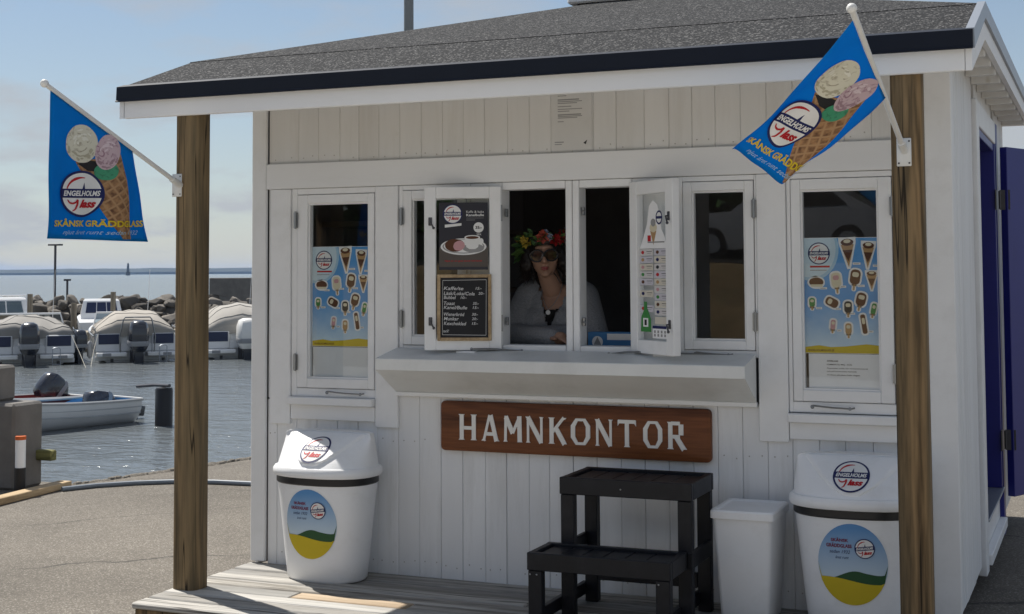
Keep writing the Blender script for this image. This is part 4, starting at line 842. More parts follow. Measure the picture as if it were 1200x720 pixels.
def cone2(p, x, y_, w_, h, c, rot=0):
    w_, h = w_*1.15, h*1.08
    c_, q = math.cos(rot), math.sin(rot); tr = lambda u, v: (x+u*c_-v*q, y_+u*q+v*c_)
    p.poly([tr(u, v) for u, v in ((-w_*.62, h*.58), (w_*.62, h*.58), (w_*.60, h*.36), (w_*.12, -h*.58), (-w_*.12, -h*.58), (-w_*.60, h*.36))], P_WHITE, 3)
    p.poly([tr(u, v) for u, v in ((-w_*.46, h*.32), (w_*.46, h*.32), (.0, -h*.52))], P_TAN, 4); p.poly([tr(u, v) for u, v in ((-w_*.36, h*.12), (w_*.36, h*.12), (0, -h*.30))], c, 5)
    p.poly([tr(u, v) for u, v in blob2(0, h*.40, w_*.46, h*.13, 0, 2.2, 16)], c, 5); p.poly([tr(u, v) for u, v in blob2(0, h*.44, w_*.26, h*.07, 0, 4.2, 12)], P_CREAM, 6)
def ice_poster(label, x0, x1, z0, z1, y_):
    W_, H_ = x1-x0, z1-z0; o = sheet('ice_cream_poster', label, 'poster', x0, x1, y_, z0, z1, PAPER, 'ice cream menu posters in the side windows')
    p = Print(); A = 1.5   # art: width 1, height 1.5
    p.rect(0, .06, 1, A, POSTSKY, 1); p.rect(0, 0, 1, .075, P_FIELD, 2); p.text('ENGELHOLMSGLASS.SE', .04, .022, .34, .026, P_BROWN, 3, .02)
    n_ = 20; arc = [(.10+.36*math.cos(t), 1.36+.42*math.sin(t)) for t in (R(-105+195*i/n_) for i in range(n_+1))]
    arc = [(max(0, min(1, a)), max(0, min(A, b))) for a, b in arc]; p.poly([(0, A), (0, .95)]+arc, P_SKY2, 2)
    arc2 = [(.10+.32*math.cos(t), 1.36+.375*math.sin(t)) for t in (R(-100+190*i/n_) for i in range(n_+1))]; p.poly([(0, A), (0, 1.0)]+[(max(0, a), min(A, b)) for a, b in arc2], flat('print_ice_blue', (.55, .68, .76)), 3)
    p.sub(LOGO, .145, .20, 1.30, 4); p.rect(.08, 1.115, .34, 1.14, P_RED, 4); p.rect(.08, 1.075, .30, 1.085, P_GREY, 4)
    cone2(p, .58, 1.30, .16, .33, P_BROWN, .06); cone2(p, .84, 1.27, .14, .30, P_BROWN, -.05)
    p.poly(blob2(.16, .92, .115, .085, 0, 6.1), P_WHITE, 3); p.poly(blob2(.16, .925, .095, .06, 0, 7.1), P_BROWN, 4); p.rect(.09, .865, .24, .895, P_CREAM, 5)
    lolly(p, .42, .95, .10, .17, P_CREAM, .1); lolly(p, .67, .99, .105, .17, P_BROWN, -.15); cone2(p, .88, .94, .12, .22, P_BROWN, .0)
    lolly(p, .10, .66, .06, .10, P_GREEN, 0); lolly(p, .36, .66, .09, .15, P_BROWN, 1.1, False); lolly(p, .57, .60, .08, .13, P_BLACK, 0); lolly(p, .74, .70, .10, .15, P_BROWN, -.25); lolly(p, .90, .58, .05, .12, P_GREEN, -.2)
    lolly(p, .37, .37, .05, .11, P_PINK, -.1); lolly(p, .57, .32, .065, .12, P_TAN, 0); lolly(p, .77, .38, .05, .22, P_BROWN, .15, False)
    for (a, b, w_) in ((.64, 1.15, .1), (.9, 1.12, .08), (.2, .83, .1), (.47, .85, .08), (.7, .86, .09), (.4, .56, .08), (.6, .5, .06), (.42, .28, .06), (.15, .57, .08), (.83, .27, .06)):
        p.rect(a, b, a+w_, b+.028, P_WHITE, 7); p.rect(a+.01, b+.010, a+w_*.8, b+.018, P_GREY, 8)
    p.poly([(.0, .075), (.18, .10), (.34, .078), (.55, .09), (.8, .12), (1, .10), (1, .06), (0, .06)], P_FIELD, 3)
    p.build('poster_print', lambda u, v, w_: Vector((x0+.002+(W_-.004)*u, y_-.0004-w_, z0+.002+(H_-.004)*v/A)), o, None, .0002); return o
ice_poster('ice cream poster behind the glass of the window beside the harbour view', .345, .689, 1.262, 1.776, .0165)
ice_poster('ice cream poster behind the glass of the window beside the right post', 2.896, 3.238, 1.270, 1.786, .0165)
sheet('paper_sheet', 'plain grey paper under the ice cream poster in the left window', 'paper', .350, .690, .018, 1.10, 1.259, flat('paper_grey', (.70, .72, .74), .7))
o = sheet('notice', 'white sheet with lines of print under the ice cream poster in the right window', 'notice', 2.912, 3.225, .018, 1.108, 1.268, PAPER)
p = Print(); p.text('ANSLAG', .08, .125, .05, .007, P_BLACK, 1, .03)
for z, t, w_ in ((.108, 'SOMMARTID MAJ - AUG', .11), (.092, 'Öppettider anslås här vid hamnkontoret', .18), (.078, 'och på kommunens hemsida', .13), (.062, 'Vi finns på plats hela dagen', .145)): p.text(t, .08, z, w_, .008, P_BLACK, 1, .01)
p.build('lettering', lambda u, v, w_: Vector((2.912+u, .0176-w_, 1.108+v)), o, None, .0002)
# pinned laminated notice above the header
o = sheet('pinned_notice', 'laminated sheet of fine print on the boards under the eaves', 'notice', 1.690, 1.898, -.0045, 2.222, 2.515, flat('laminated_sheet', (.66, .655, .64), .35, spec=.5))
p = Print()
p.items.clear()
for i, (w_, z) in enumerate(((.04, .275), (.045, .265), (.11, .245), (.125, .237), (.10, .229), (.07, .213), (.125, .20), (.06, .19), (.12, .172), (.125, .165), (.10, .158), (.03, .14))): p.rect(.035, z, .035+w_, z+(.004 if i not in (2, 8) else .006), P_GREY, 1)
p.rect(.018, .04, .065, .045, P_GREY, 1); p.rect(.018, .03, .055, .034, P_GREY, 1); p.poly([(.165, .035), (.185, .05), (.178, .028)], P_BLACK, 1)
p.build('fine_print', lambda u, v, w_: Vector((1.690+u, -.0049-w_, 2.222+v)), o, None, .0002)['kind'] = 'stuff'
# coffee poster and chalk board on the open left casement (u from the free edge)
def on_sash(M, off): return lambda u, v, w_: M @ Vector((u, -off-w_, v))
o = thing('coffee_poster', 'dark poster with coffee cup and cake plate on the open casement', 'poster', tuple(MA @ Vector((.19, -.02, 1.65))))
MB().box(.073, .312, -.0235, -.0215, 1.652, 1.980).xf(MA).build('paper', flat('poster_charcoal', (.028, .028, .038), .4), o)
p = Print(); X0, Z0, W_, H_ = .073, 1.652, .239, .328
p.rect(0, .06, 1, .46, flat('poster_table', (.10, .085, .075)), 1); p.sub(LOGO, .20, .28, .83*1.37, 3); p.poly([(.12, .86), (.46, .90), (.46, .95), (.12, .92)], P_WHITE, 2)
p.text('Kaffe & kaka', .56, 1.16, .36, .045, P_WHITE, 2); p.text('Kanelbulle', .56, 1.09, .36, .05, P_WHITE, 2, .02); p.rect(.56, 1.05, .92, 1.056, P_GREY, 2); p.rect(.56, 1.01, .74, 1.017, P_GREY, 2)
p.ell(.81, .86, .105, .105, P_WHITE, 2); p.text('35:-', .745, .83, .13, .06, P_BLACK, 3, .04); p.text('SEK', .77, .70, .1, .04, P_WHITE, 2)
p.ell(.5, .47, .47, .17, P_WHITE, 2); p.ell(.5, .475, .43, .145, P_GREY, 3); p.ell(.5, .48, .40, .13, P_WHITE, 4); p.poly(blob2(.32, .50, .20, .13, 0, 3.2), P_BROWN, 5); p.poly(blob2(.41, .49, .12, .10, .3, 8.2), P_PINK, 6)
p.ell(.70, .44, .22, .09, P_GREY, 5); p.poly([(.52, .66), (.84, .66), (.80, .46), (.74, .42), (.62, .42), (.56, .46)], P_WHITE, 6); p.ell(.68, .66, .16, .045, P_WHITE, 7); p.ell(.68, .655, .13, .03, P_BROWN, 8); p.ell(.86, .58, .05, .06, P_WHITE, 5)
p.text('Njut av en god stund vid havet', .12, .155, .76, .045, P_RED, 3, .015)
p.build('poster_print', lambda u, v, w_: MA @ Vector((X0+W_*u, -.0238-w_, Z0+H_*v/1.372)), o, None, .00022)
o = thing('chalk_board', 'small black chalk board with handwritten prices in a wooden frame', 'menu board', tuple(MA @ Vector((.19, -.03, 1.31))))
u0_, u1_, v0_, v1_ = .064, .328, 1.308, 1.630
MB().box(u0_, u0_+.016, -.034, -.0215, v0_, v1_, .002).box(u1_-.016, u1_, -.034, -.0215, v0_, v1_, .002).box(u0_+.016, u1_-.016, -.0335, -.0215, v0_, v0_+.016, .002).box(u0_+.016, u1_-.016, -.0335, -.0215, v1_-.016, v1_, .002).xf(MA).build('frame', TIMBER, o)
MB().box(u0_+.015, u1_-.015, -.027, -.0218, v0_+.015, v1_-.015).xf(MA).build('slate', mat('chalk_slate', (.013, .013, .016), .7, .25, 12), o)
CH = flat('chalk', (.62, .62, .62), .9); p = Print()
rows = ((.80, 'Kaffe/te', .42, '15:-', .74), (.715, 'Läsk/Loka/Cola', .66, '20:-', .80), (.645, 'Bubbel', .26, '10:-', .42), (.545, 'Toast', .24, '35:-', .68), (.475, 'Kanel/Bulle', .50, '15:-', .68), (.36, 'Wienerbröd', .44, '30:-', .66), (.285, 'Munkar', .32, '20:-', .66), (.205, 'Kexchoklad', .48, '15:-', .66))
for z, t, w_, pr, px in rows: p.text(t, .06, z, w_, .058, CH, 1, .012, .2, R(-1)); p.text(pr, px, z, .13, .045, CH, 1, .01, .2)
p.text('tack!', .05, .08, .12, .05, CH, 1, .01, .3); p.stroke([(.03, .04), (.96, .03), (.97, .97), (.04, .96), (.03, .04)], .007, CH, 1)
p.build('chalk_lettering', lambda u, v, w_: MA @ Vector((u0_+.018+(u1_-u0_-.036)*u, -.0275-w_, v0_+.018+(v1_-v0_-.036)*v)), o, None, .0002)
# price labels on the right open casement
o = thing('price_label_sheet', 'rows of small paper price labels stuck inside the open right casement', 'price list', tuple(MBx @ Vector((.19, -.01, 1.33))))
gl0, gl1 = .066, LB-.066; gw = gl1-gl0
def lab(name, u0, u1, v0, v1, mt, off=.0048): return MB().box(gl0+gw*u0, gl0+gw*u1, -off, -off+.0015, v0, v1).xf(MBx).build(name, mt, o)
hd_ = MB().prism([(gl0+gw*a, b) for a, b in ((.0, 1.745), (.98, 1.745), (.90, 1.80), (.80, 1.83), (.74, 1.89), (.66, 1.945), (.5, 1.965), (.36, 1.94), (.28, 1.86), (.16, 1.80))], -.0048, -.0033, lambda u, v, w_: MBx @ Vector((u, w_, v))).build('header_card', PAPER, o)
p = Print(); p.poly([(.40, .07), (.62, .07), (.51, .005)], P_TAN, 1); p.poly(blob2(.51, .085, .13, .022, 0, 2.0), P_CREAM, 2); p.poly(blob2(.51, .108, .09, .018, 0, 3.0), P_GREY, 3); p.rect(.30, .022, .42, .050, P_RED, 1); p.poly(blob2(.72, .13, .12, .032, 0, 4.0), P_NAVY, 2); p.poly(blob2(.72, .13, .09, .024, 0, 4.0), P_WHITE, 3); p.rect(.62, .124, .82, .136, P_NAVY, 4); p.rect(.3, .015, .9, .021, P_GREY, 2)
p.build('card_print', lambda u, v, w_: MBx @ Vector((gl0+gw*u, -.0052-w_, 1.755+v)), hd_, None, .0002)
cs = [P_RED, P_BROWN, P_TAN, P_NAVY, P_PINK, P_BLACK, P_GREEN]
for r_ in range(9):
    for c_ in range(2):
        if (r_, c_) in ((6, 0), (8, 0)): continue
        v1 = 1.742-.034*r_-(.02 if c_ == 0 and r_ > 4 else 0); u0 = .0 if c_ == 0 else .53; q = lab('price_label', u0, u0+.48, v1-.030, v1, flat('label_paper_%d' % ((r_+c_) % 3), ((.62, .60, .60), (.58, .56, .62), (.64, .60, .52))[(r_+c_) % 3]))
        p = Print(); p.poly(blob2(.12, .015, .055, .008, 0, r_+c_*3.1, 12), cs[(r_*2+c_) % 7], 1); p.rect(.26, .018, .46, .0205, P_BLACK, 1); p.rect(.28, .009, .42, .011, P_GREY, 1)
        p.build('label_print', lambda u, v, w_, u0=u0, v1=v1: MBx @ Vector((gl0+gw*(u0+u*.98), -.0052-w_, v1-.030+v)), q, None, .0002)
q = lab('paper_slip', .53, .95, 1.40, 1.432, flat('label_paper_2', (.64, .60, .52)))
q = lab('blue_card', .45, .98, 1.335, 1.392, PAPER); p = Print(); p.rect(.45, .044, .98, .057, P_NAVY, 1)
for i in range(8): p.rect(.50+.12*(i % 4), .024-.016*(i//4), .56+.12*(i % 4), .036-.016*(i//4), P_GREY, 1)
p.build('card_print', lambda u, v, w_: MBx @ Vector((gl0+gw*u, -.0052-w_, 1.335+v)), q, None, .0002)
gt = thing('green_tag', 'green tag shaped like a bottle stuck on the right casement glass', 'tag', tuple(MBx @ Vector((.1, -.01, 1.36))))
MB().prism([(gl0+gw*a, b) for a, b in ((.04, 1.362), (.40, 1.362), (.40, 1.42), (.32, 1.452), (.26, 1.47), (.26, 1.50), (.16, 1.50), (.15, 1.46), (.06, 1.43))], -.0075, -.0055, lambda u, v, w_: MBx @ Vector((u, w_, v))).build('tag_body', P_GREEN, gt)
MB().box(gl0+gw*.13, gl0+gw*.31, -.0082, -.0076, 1.385, 1.425).xf(MBx).build('tag_label', PAPER, gt); MB().box(gl0+gw*.18, gl0+gw*.26, -.0088, -.0083, 1.392, 1.418).xf(MBx).build('tag_mark', P_BLACK, gt)
# folder lying on the inner counter
o = thing('brochure_box', 'blue and white brochure box on the inner counter behind the serving window', 'box', (1.93, .2, 1.262))
MB().box(1.80, 2.06, .19, .24, 1.262, 1.345, .003).build('carton', flat('brochure_blue', (.06, .20, .42)), o); Print().rect(.10, .045, .25, .075, P_WHITE, 1).ell(.05, .035, .028, .028, P_WHITE, 1).poly([(.03, .02), (.07, .02), (.05, .06)], P_GREY, 2).build('carton_print', lambda u, v, w_: Vector((1.80+u, .1895-w_, 1.262+v)), o, None, .0003)

# ================================================================ THE WOMAN IN THE SERVING WINDOW
def remeshed(name, mb, voxel, mt, parent, smooth_it=6):
    me = bpy.data.meshes.new('tmp'); me.from_pydata(mb.v, [], mb.f); ob = bpy.data.objects.new('tmp', me); COL.objects.link(ob)
    md = ob.modifiers.new('r', 'REMESH'); md.mode = 'VOXEL'; md.voxel_size = voxel; sm = ob.modifiers.new('s', 'SMOOTH'); sm.iterations = smooth_it; sm.factor = .5
    bpy.context.view_layer.update(); dg = bpy.context.evaluated_depsgraph_get(); nm = bpy.data.meshes.new_from_object(ob.evaluated_get(dg)); bpy.data.objects.remove(ob); bpy.data.meshes.remove(me)
    nm.name = name; nm.materials.clear(); nm.materials.append(mt)
    for p_ in nm.polygons: p_.use_smooth = True
    return link(name, nm, parent)
def cap(mb, p0, p1, r0_, r1_, n=14):
    p0, p1 = Vector(p0), Vector(p1); d = (p1-p0); l = d.length; d.normalize(); pts = []; rs = []
    for k in range(5): t = R(90*k/4); pts.append(p0-d*r0_*math.cos(t)); rs.append(max(.0008, r0_*math.sin(t)))
    for k in range(5): t = R(90*k/4); pts.append(p1+d*r1_*math.sin(t)); rs.append(max(.0008, r1_*math.cos(t)))
    mb.tube(pts, rs, n); return mb
SKIN = mat('skin', (.40, .235, .165), .5, .08, 8, bump=.05); HAIR = mat('dark_hair', (.016, .011, .009), .45, .3, 30, (1, 1, .15), .4, 60); KNIT = mat('grey_knit', (.26, .265, .28), .95, .25, 160, (1, 1, 1), .5, 90); TOP = mat('black_top', (.012, .012, .014), .8, .2, 20)
Hc = Vector((1.506, .370, 1.724)); HR = Matrix.Translation(Hc) @ Matrix.Rotation(R(19), 4, 'Z') @ Matrix.Rotation(R(-3), 4, 'Y')
W = thing('person', 'woman in grey cardigan leaning on the counter inside the serving window', 'person', (1.52, .60, .20))
hd = MB(); hd.sphere((0, .018, .022), (.074, .094, .098), 24, 16); hd.sphere((0, -.018, -.035), (.064, .066, .070), 20, 14); hd.sphere((0, -.048, -.092), (.028, .026, .022), 14, 10)
cap(hd, (0, -.083, .012), (0, -.104, -.030), .009, .014); hd.sphere((-.012, -.094, -.034), .009, 10, 8); hd.sphere((.012, -.094, -.034), .009, 10, 8)
hd.sphere((0, -.081, -.062), (.022, .012, .006), 12, 8); hd.sphere((0, -.080, -.071), (.019, .012, .007), 12, 8); hd.sphere((-.046, -.050, -.022), (.024, .026, .022), 12, 8); hd.sphere((.046, -.050, -.022), (.024, .026, .022), 12, 8)
hd.sphere((0, -.070, .040), (.052, .020, .012), 12, 8)
for s_ in (-1, 1): hd.sphere((s_*.076, .012, -.005), (.009, .018, .030), 10, 8)
hd.xf(HR); bd = MB(); bd.v, bd.f, bd.m = hd.v, hd.f, hd.m
cap(bd, HR @ Vector((0, .022, -.07)), (1.515, .455, 1.555), .050, .058)
def torso(mb, g):
    cap(mb, (1.375, .50, 1.518), (1.66, .50, 1.518), .055+g, .055+g); mb.sphere((1.518, .50, 1.405), (.160+g, .105+g, .160+g), 22, 16); mb.sphere((1.518, .57, 1.12), (.140+g, .100+g, .22+g), 20, 14); mb.sphere((1.518, .63, .92), (.172+g, .120+g, .15+g), 20, 14)
    for s_ in (-1, 1): mb.sphere((1.518+s_*.072, .415, 1.375), (.068+g, .058+g, .064+g), 14, 10)
AR = {-1: [(1.362, .50, 1.514), (1.325, .33, 1.318), (1.60, .215, 1.312)], 1: [(1.675, .50, 1.514), (1.79, .355, 1.318), (1.545, .300, 1.318)]}
torso(bd, 0)
for s_ in (-1, 1):
    a, b, c = [Vector(q) for q in AR[s_]]; cap(bd, a, b, .050, .040); cap(bd, b, c, .040, .028)
    d = (c-b).normalized(); sd_ = Vector((0, -1, 0)) if s_ < 0 else Vector((0, -1, 0)); sd_ = (sd_-d*sd_.dot(d)).normalized(); upv = d.cross(sd_); upv = upv if upv.z > 0 else -upv
    cap(bd, c, c+d*.065, .028, .034)
    for k, (off, ln) in enumerate(((-.027, .062), (-.009, .074), (.009, .070), (.026, .054))):
        k0 = c+d*.075+sd_*off; k1 = k0+d*ln*.55-upv*.006; cap(bd, k0, k1, .0105, .0095, 8); cap(bd, k1, k1+d*ln*.45-upv*.016, .0095, .0085, 8)
    k0 = c+d*.02+sd_*.028; cap(bd, k0, k0+d*.035+sd_*.022, .012, .010, 8); cap(bd, k0+d*.035+sd_*.022, k0+d*.062+sd_*.026, .010, .009, 8)
    x = 1.518+s_*.085; cap(bd, (x, .63, .88), (x, .62, .55), .085, .055); cap(bd, (x, .62, .55), (x, .645, .255), .055, .036); cap(bd, (x, .65, .235), (x, .53, .222), .034, .026)
body = remeshed('body', bd, .0075, SKIN, W, 4)
# clothes
def cut(ob, fn, thick=.006):
    bm = bmesh.new(); bm.from_mesh(ob.data); bmesh.ops.delete(bm, geom=[f for f in bm.faces if fn(f.calc_center_median())], context='FACES'); bm.to_mesh(ob.data); bm.free()
    if thick: so = ob.modifiers.new('thick', 'SOLIDIFY'); so.thickness = thick; so.offset = 1
tp = MB(); torso(tp, .006); tp_o = remeshed('top', tp, .012, TOP, W, 3); cut(tp_o, lambda c: c.z > 1.49-(.05 if c.y < .5 and abs(c.x-1.525) < .07 else 0)+abs(c.x-1.52)*.25 or c.z < .85, .003)
cg = MB(); torso(cg, .017)
for s_ in (-1, 1):
    a, b, c = [Vector(q) for q in AR[s_]]; cap(cg, a, b, .068, .056); cap(cg, b, b.lerp(c, 1.03), .056, .046)
cap(cg, (1.440, .505, 1.55), (1.595, .505, 1.55), .058, .058)
cg_o = remeshed('cardigan', cg, .012, KNIT, W, 4)
cut(cg_o, lambda c: (c.y < .50 and abs(c.x-1.535) < max(0, (c.z-1.315))*.32 and c.z > 1.315 and .325 < c.y < .47) or (c.z > 1.535 and (c.x-1.518)**2+(c.y-.47)**2 < .078**2) or c.z < .82, .007)
pn = MB(); 
for s_ in (-1, 1):
    x = 1.518+s_*.085; cap(pn, (x, .63, .92), (x, .62, .55), .105, .068); cap(pn, (x, .62, .55), (x, .645, .28), .068, .055)
remeshed('trousers', pn, .015, mat('dark_trousers', (.02, .022, .03), .85), W, 3)
# hair: a mass round the crown and down to the shoulders, with loose strands
hr = MB(); hr.sphere((0, .030, .040), (.092, .100, .094), 22, 14); hr.sphere((-.03, -.066, .070), (.042, .022, .026), 12, 8); hr.sphere((.035, -.064, .074), (.040, .022, .024), 12, 8)
for s_ in (-1, 1):
    cap(hr, (s_*.080, .01, .05), (s_*.096, -.005, -.04), .028, .036); cap(hr, (s_*.096, -.005, -.04), (s_*.100, .03, -.10), .038, .026); hr.sphere((s_*.055, -.052, .088), (.034, .030, .022), 12, 8)
cap(hr, (0, .08, .02), (0, .11, -.12), .075, .06); hr.sphere((.0, -.055, .102), (.05, .025, .018), 12, 8)
hr.xf(HR); ho = remeshed('hair', hr, .009, HAIR, W, 3)
for v in ho.data.vertices: v.co += Vector(v.normal)*.008*noise.noise(Vector((v.co.x*90, v.co.y*90, v.co.z*12)))
rnd = random.Random(4); st_ = MB()
for k in range(130):
    a = rnd.uniform(0, 2*math.pi); a = a if abs(math.sin(a*.5-math.pi*.25)) > .1 else a+1
    x0 = .085*math.cos(a); y0 = .03+.095*abs(math.sin(a))*(1 if rnd.random() < .8 else -.3); ln = rnd.uniform(.07, .15)
    p0 = Vector((x0, y0, rnd.uniform(-.02, .07))); out = Vector((x0, y0-.03, 0)).normalized(); pts = [p0+out*(.01*q+.022*math.sin(q*1.4+k))*(.35+.2*q)+Vector((0, 0, -ln*q/4)) for q in range(5)]
    if pts[0].y < -.02 and abs(pts[0].x) < .07: continue
    st_.tube([HR @ q for q in pts], [.004, .0045, .004, .003, .001], 4)
st_.build('hair_strands', HAIR, ho, True)['kind'] = 'stuff'
lp = MB(); lp.sphere((0, -.0895, -.0625), (.020, .0045, .0045), 12, 8); lp.sphere((0, -.0890, -.0710), (.018, .005, .0052), 12, 8); lp.xf(HR).build('lips', mat('lips', (.30, .07, .07), .4), W, True)
# sunglasses
G = thing('sunglasses', 'large dark sunglasses on the face of the woman in the window', 'sunglasses', tuple(HR @ Vector((0, -.1, .0))))
for s_ in (-1, 1):
    rim = [(s_*.036+.034*math.cos(t)*(1.08 if math.sin(t) > 0 else .98), -.101+abs(s_*.036+.034*math.cos(t))*.10, -.002+.029*math.sin(t)) for t in (2*math.pi*i/22 for i in range(23))]
    MB().tube([HR @ Vector(q) for q in rim], .0042, 6, cap=False).build('rim', BLACK, G, True)
    MB().add([HR @ Vector(q) for q in rim[:-1]], [tuple(range(22))]).build('lens', SMOKE, G)
    MB().tube([HR @ Vector(q) for q in ((s_*.070, -.093, .010), (s_*.082, -.05, .010), (s_*.084, .02, .006))], .003, 6).build('temple', BLACK, G, True)
MB().tube([HR @ Vector(q) for q in ((-.006, -.100, .006), (0, -.103, .009), (.006, -.100, .006))], .0035, 6).build('bridge', BLACK, G, True)
# necklace
Nk = thing('necklace', 'fine chain with round pale pendant at the neck of the woman', 'necklace', (1.535, .36, 1.45))
MB().tube([(1.462, .435, 1.575), (1.478, .398, 1.52), (1.506, .366, 1.475), (1.532, .346, 1.446), (1.554, .366, 1.475), (1.572, .398, 1.52), (1.578, .435, 1.575)], .0016, 5, cap=False).build('chain', CAPM, Nk, True)
MB().loft([[(1.532+.012*math.cos(t), y_, 1.434+.012*math.sin(t)) for t in (2*math.pi*i/14 for i in range(14))] for y_ in (.345, .341)]).build('pendant', P_WHITE, Nk)
# wreath of flowers
Fc = thing('flower_crown', 'wreath of red yellow and blue flowers with green leaves on the dark hair', 'wreath', tuple(HR @ Vector((0, .02, .08))))
band_ = [HR @ Vector((.100*math.cos(t), .030+.112*math.sin(t), .060+.012*math.sin(t*3)-.010*math.sin(t))) for t in (2*math.pi*i/24 for i in range(25))]
MB().tube(band_, .009, 6, cap=False).build('stem_band', mat('stem_green', (.035, .07, .025), .8), Fc, True)
FL = {'red': mat('petal_red', (.36, .014, .016), .6, .2), 'yel': mat('petal_yellow', (.55, .40, .06), .6, .2), 'blu': mat('petal_blue_white', (.42, .47, .62), .6, .2), 'ora': mat('petal_coral', (.45, .09, .06), .6, .2)}
LEAF = [mat('leaf_a', (.045, .11, .03), .6, .3), mat('leaf_b', (.09, .16, .04), .6, .3)]; fr_ = random.Random(9)
def flower(c, nrm, r, mt):
    nrm = nrm.normalized(); a = nrm.orthogonal().normalized(); b = nrm.cross(a); mb = MB()
    for ly, (k, rr_, hh) in enumerate(((7, 1.0, .0), (6, .72, .35), (5, .45, .6))):
        for i in range(k):
            t = 2*math.pi*(i+.5*ly)/k; e1 = a*math.cos(t)+b*math.sin(t); e2 = a*math.cos(t+.52)+b*math.sin(t+.52); e0 = a*math.cos(t-.52)+b*math.sin(t-.52); o_ = c+nrm*r*hh*.5
            mb.add([o_, o_+e0*r*rr_*.7+nrm*r*(.22+.25*ly), o_+e1*r*rr_+nrm*r*(.10+.35*ly), o_+e2*r*rr_*.7+nrm*r*(.22+.25*ly)], [(0, 1, 2, 3)])
    mb.sphere(c+nrm*r*.35, r*.22, 8, 6); return mb.build('flower', mt, Fc)
def leaf(c, d, nrm, l, mt):
    d = d.normalized(); s_ = d.cross(nrm).normalized(); mb = MB(); mb.add([c, c+d*l*.35+s_*l*.22+nrm*l*.06, c+d*l*.75+s_*l*.14, c+d*l+nrm*l*-.08, c+d*l*.75-s_*l*.14, c+d*l*.35-s_*l*.22+nrm*l*.06, c+d*l*.5-nrm*l*.02], [(0, 1, 6), (1, 2, 6), (2, 3, 6), (3, 4, 6), (4, 5, 6), (5, 0, 6)]); return mb.build('leaf', mt, Fc)
seq = ['yel', 'lea', 'yel', 'lea', 'ora', 'blu', 'red', 'red', 'blu', 'blu']
for i in range(24):
    t = R(-180+15*i); q = HR @ Vector((.104*math.cos(t), .030+.116*math.sin(t), .070-.010*math.sin(t)+fr_.uniform(-.014, .026))); out = (HR.to_3x3() @ Vector((math.cos(t), math.sin(t), .55)))
    if i < 13: kk = seq[min(9, int(i*10/13))]
    else: kk = fr_.choice(list(FL))
    if kk == 'lea':
        for j in range(9): leaf(q+Vector((fr_.uniform(-.02, .02), 0, fr_.uniform(-.02, .02))), out+Vector((fr_.uniform(-.9, .9), fr_.uniform(-.5, .5), fr_.uniform(-.9, .9))), out.normalized(), fr_.uniform(.035, .055), LEAF[fr_.randrange(2)])
        continue
    flower(q+out.normalized()*.010, out, fr_.uniform(.030, .042) if kk != 'blu' else .027, FL[kk])
    if kk == 'blu' or i in (6, 7): flower(q+out.normalized()*.016+Vector((fr_.uniform(-.02, .02), 0, .022)), out, .018, FL[kk])
    for j in range(5): leaf(q, out+Vector((fr_.uniform(-.9, .9), fr_.uniform(-.5, .5), fr_.uniform(-.9, .6))), out.normalized(), fr_.uniform(.035, .065), LEAF[fr_.randrange(2)])
for j in range(34):
    q = HR @ Vector((-.104+fr_.uniform(-.012, .01), -.01+fr_.uniform(-.05, .05), .05+fr_.uniform(-.05, .05))); leaf(q, Vector((fr_.uniform(-1, -.2), -.6, fr_.uniform(-1, .5))), Vector((-.5, -.8, .3)).normalized(), fr_.uniform(.04, .07), LEAF[fr_.randrange(2)])

# ================================================================ QUAY SIDE THINGS
cb = thing('concrete_block', 'stepped grey concrete block at the quay edge', 'concrete block', (-3.65, 2.3, 0))
MB().box(-4.5, -3.545, 2.15, 2.48, 0, .655, .02).build('lower_block', CONC, cb); MB().box(-4.5, -3.80, 2.17, 2.46, .655, .93, .02).build('upper_block', CONC, cb); MB().box(-3.56, -3.40, 2.40, 2.47, .20, .28, .008).build('mossy_timber', wood('mossy_timber_wood', (.26, .25, .10), (.10, .10, .04), 'X'), cb)
mk = thing('marker_tube', 'short white marker tube with orange top and black foot by the concrete block', 'marker post', (-3.42, 2.09, 0))
MB().tube([(-3.42, 2.09, 0), (-3.42, 2.09, .19)], .042, 14).build('foot', BLACK, mk, True); MB().tube([(-3.42, 2.09, .19), (-3.42, 2.09, .40)], .038, 14).build('tube', PLASTIC_W, mk, True); MB().tube([(-3.42, 2.09, .398), (-3.42, 2.09, .425)], .040, 14).build('cap', flat('orange_cap', (.55, .12, .03)), mk, True)
tb = MB().box(-.055, .055, 0, 1.35, 0, .05, .004); tb.xf(Matrix.Translation((-3.135, 1.10, .002)) @ Matrix.Rotation(R(6.5), 4, 'Z')); tag(tb.build('timber_beam', TIMBER), 'pale timber beam lying on the asphalt by the quay edge', 'timber')
hp = [(-3.17, 2.26), (-3.05, 2.50), (-2.85, 2.72), (-2.62, 2.88), (-2.30, 2.98), (-1.95, 3.01), (-1.55, 2.97), (-1.1, 2.88), (-.6, 2.75), (-.08, 2.7)]
tag(MB().tube([(x, y_, .019) for x, y_ in hp], .018, 8).build('hose', mat('grey_hose', (.16, .19, .23), .5), None, True), 'grey water hose curving across the asphalt to the kiosk', 'hose')
mp_ = thing('steel_mast', 'plain grey steel mast rising behind the kiosk roof', 'mast', (-1.37, 4.5, 0))
MB().tube([(-1.37, 4.5, 0), (-1.37, 4.5, 7.5)], [.045, .040], 14).build('pole', mat('galvanised', (.20, .22, .23), .5, .1, metal=.3), mp_, True); MB().box(-1.5, -1.24, 4.37, 4.63, 0, .02, .004).build('base_plate', STEEL, mp_)

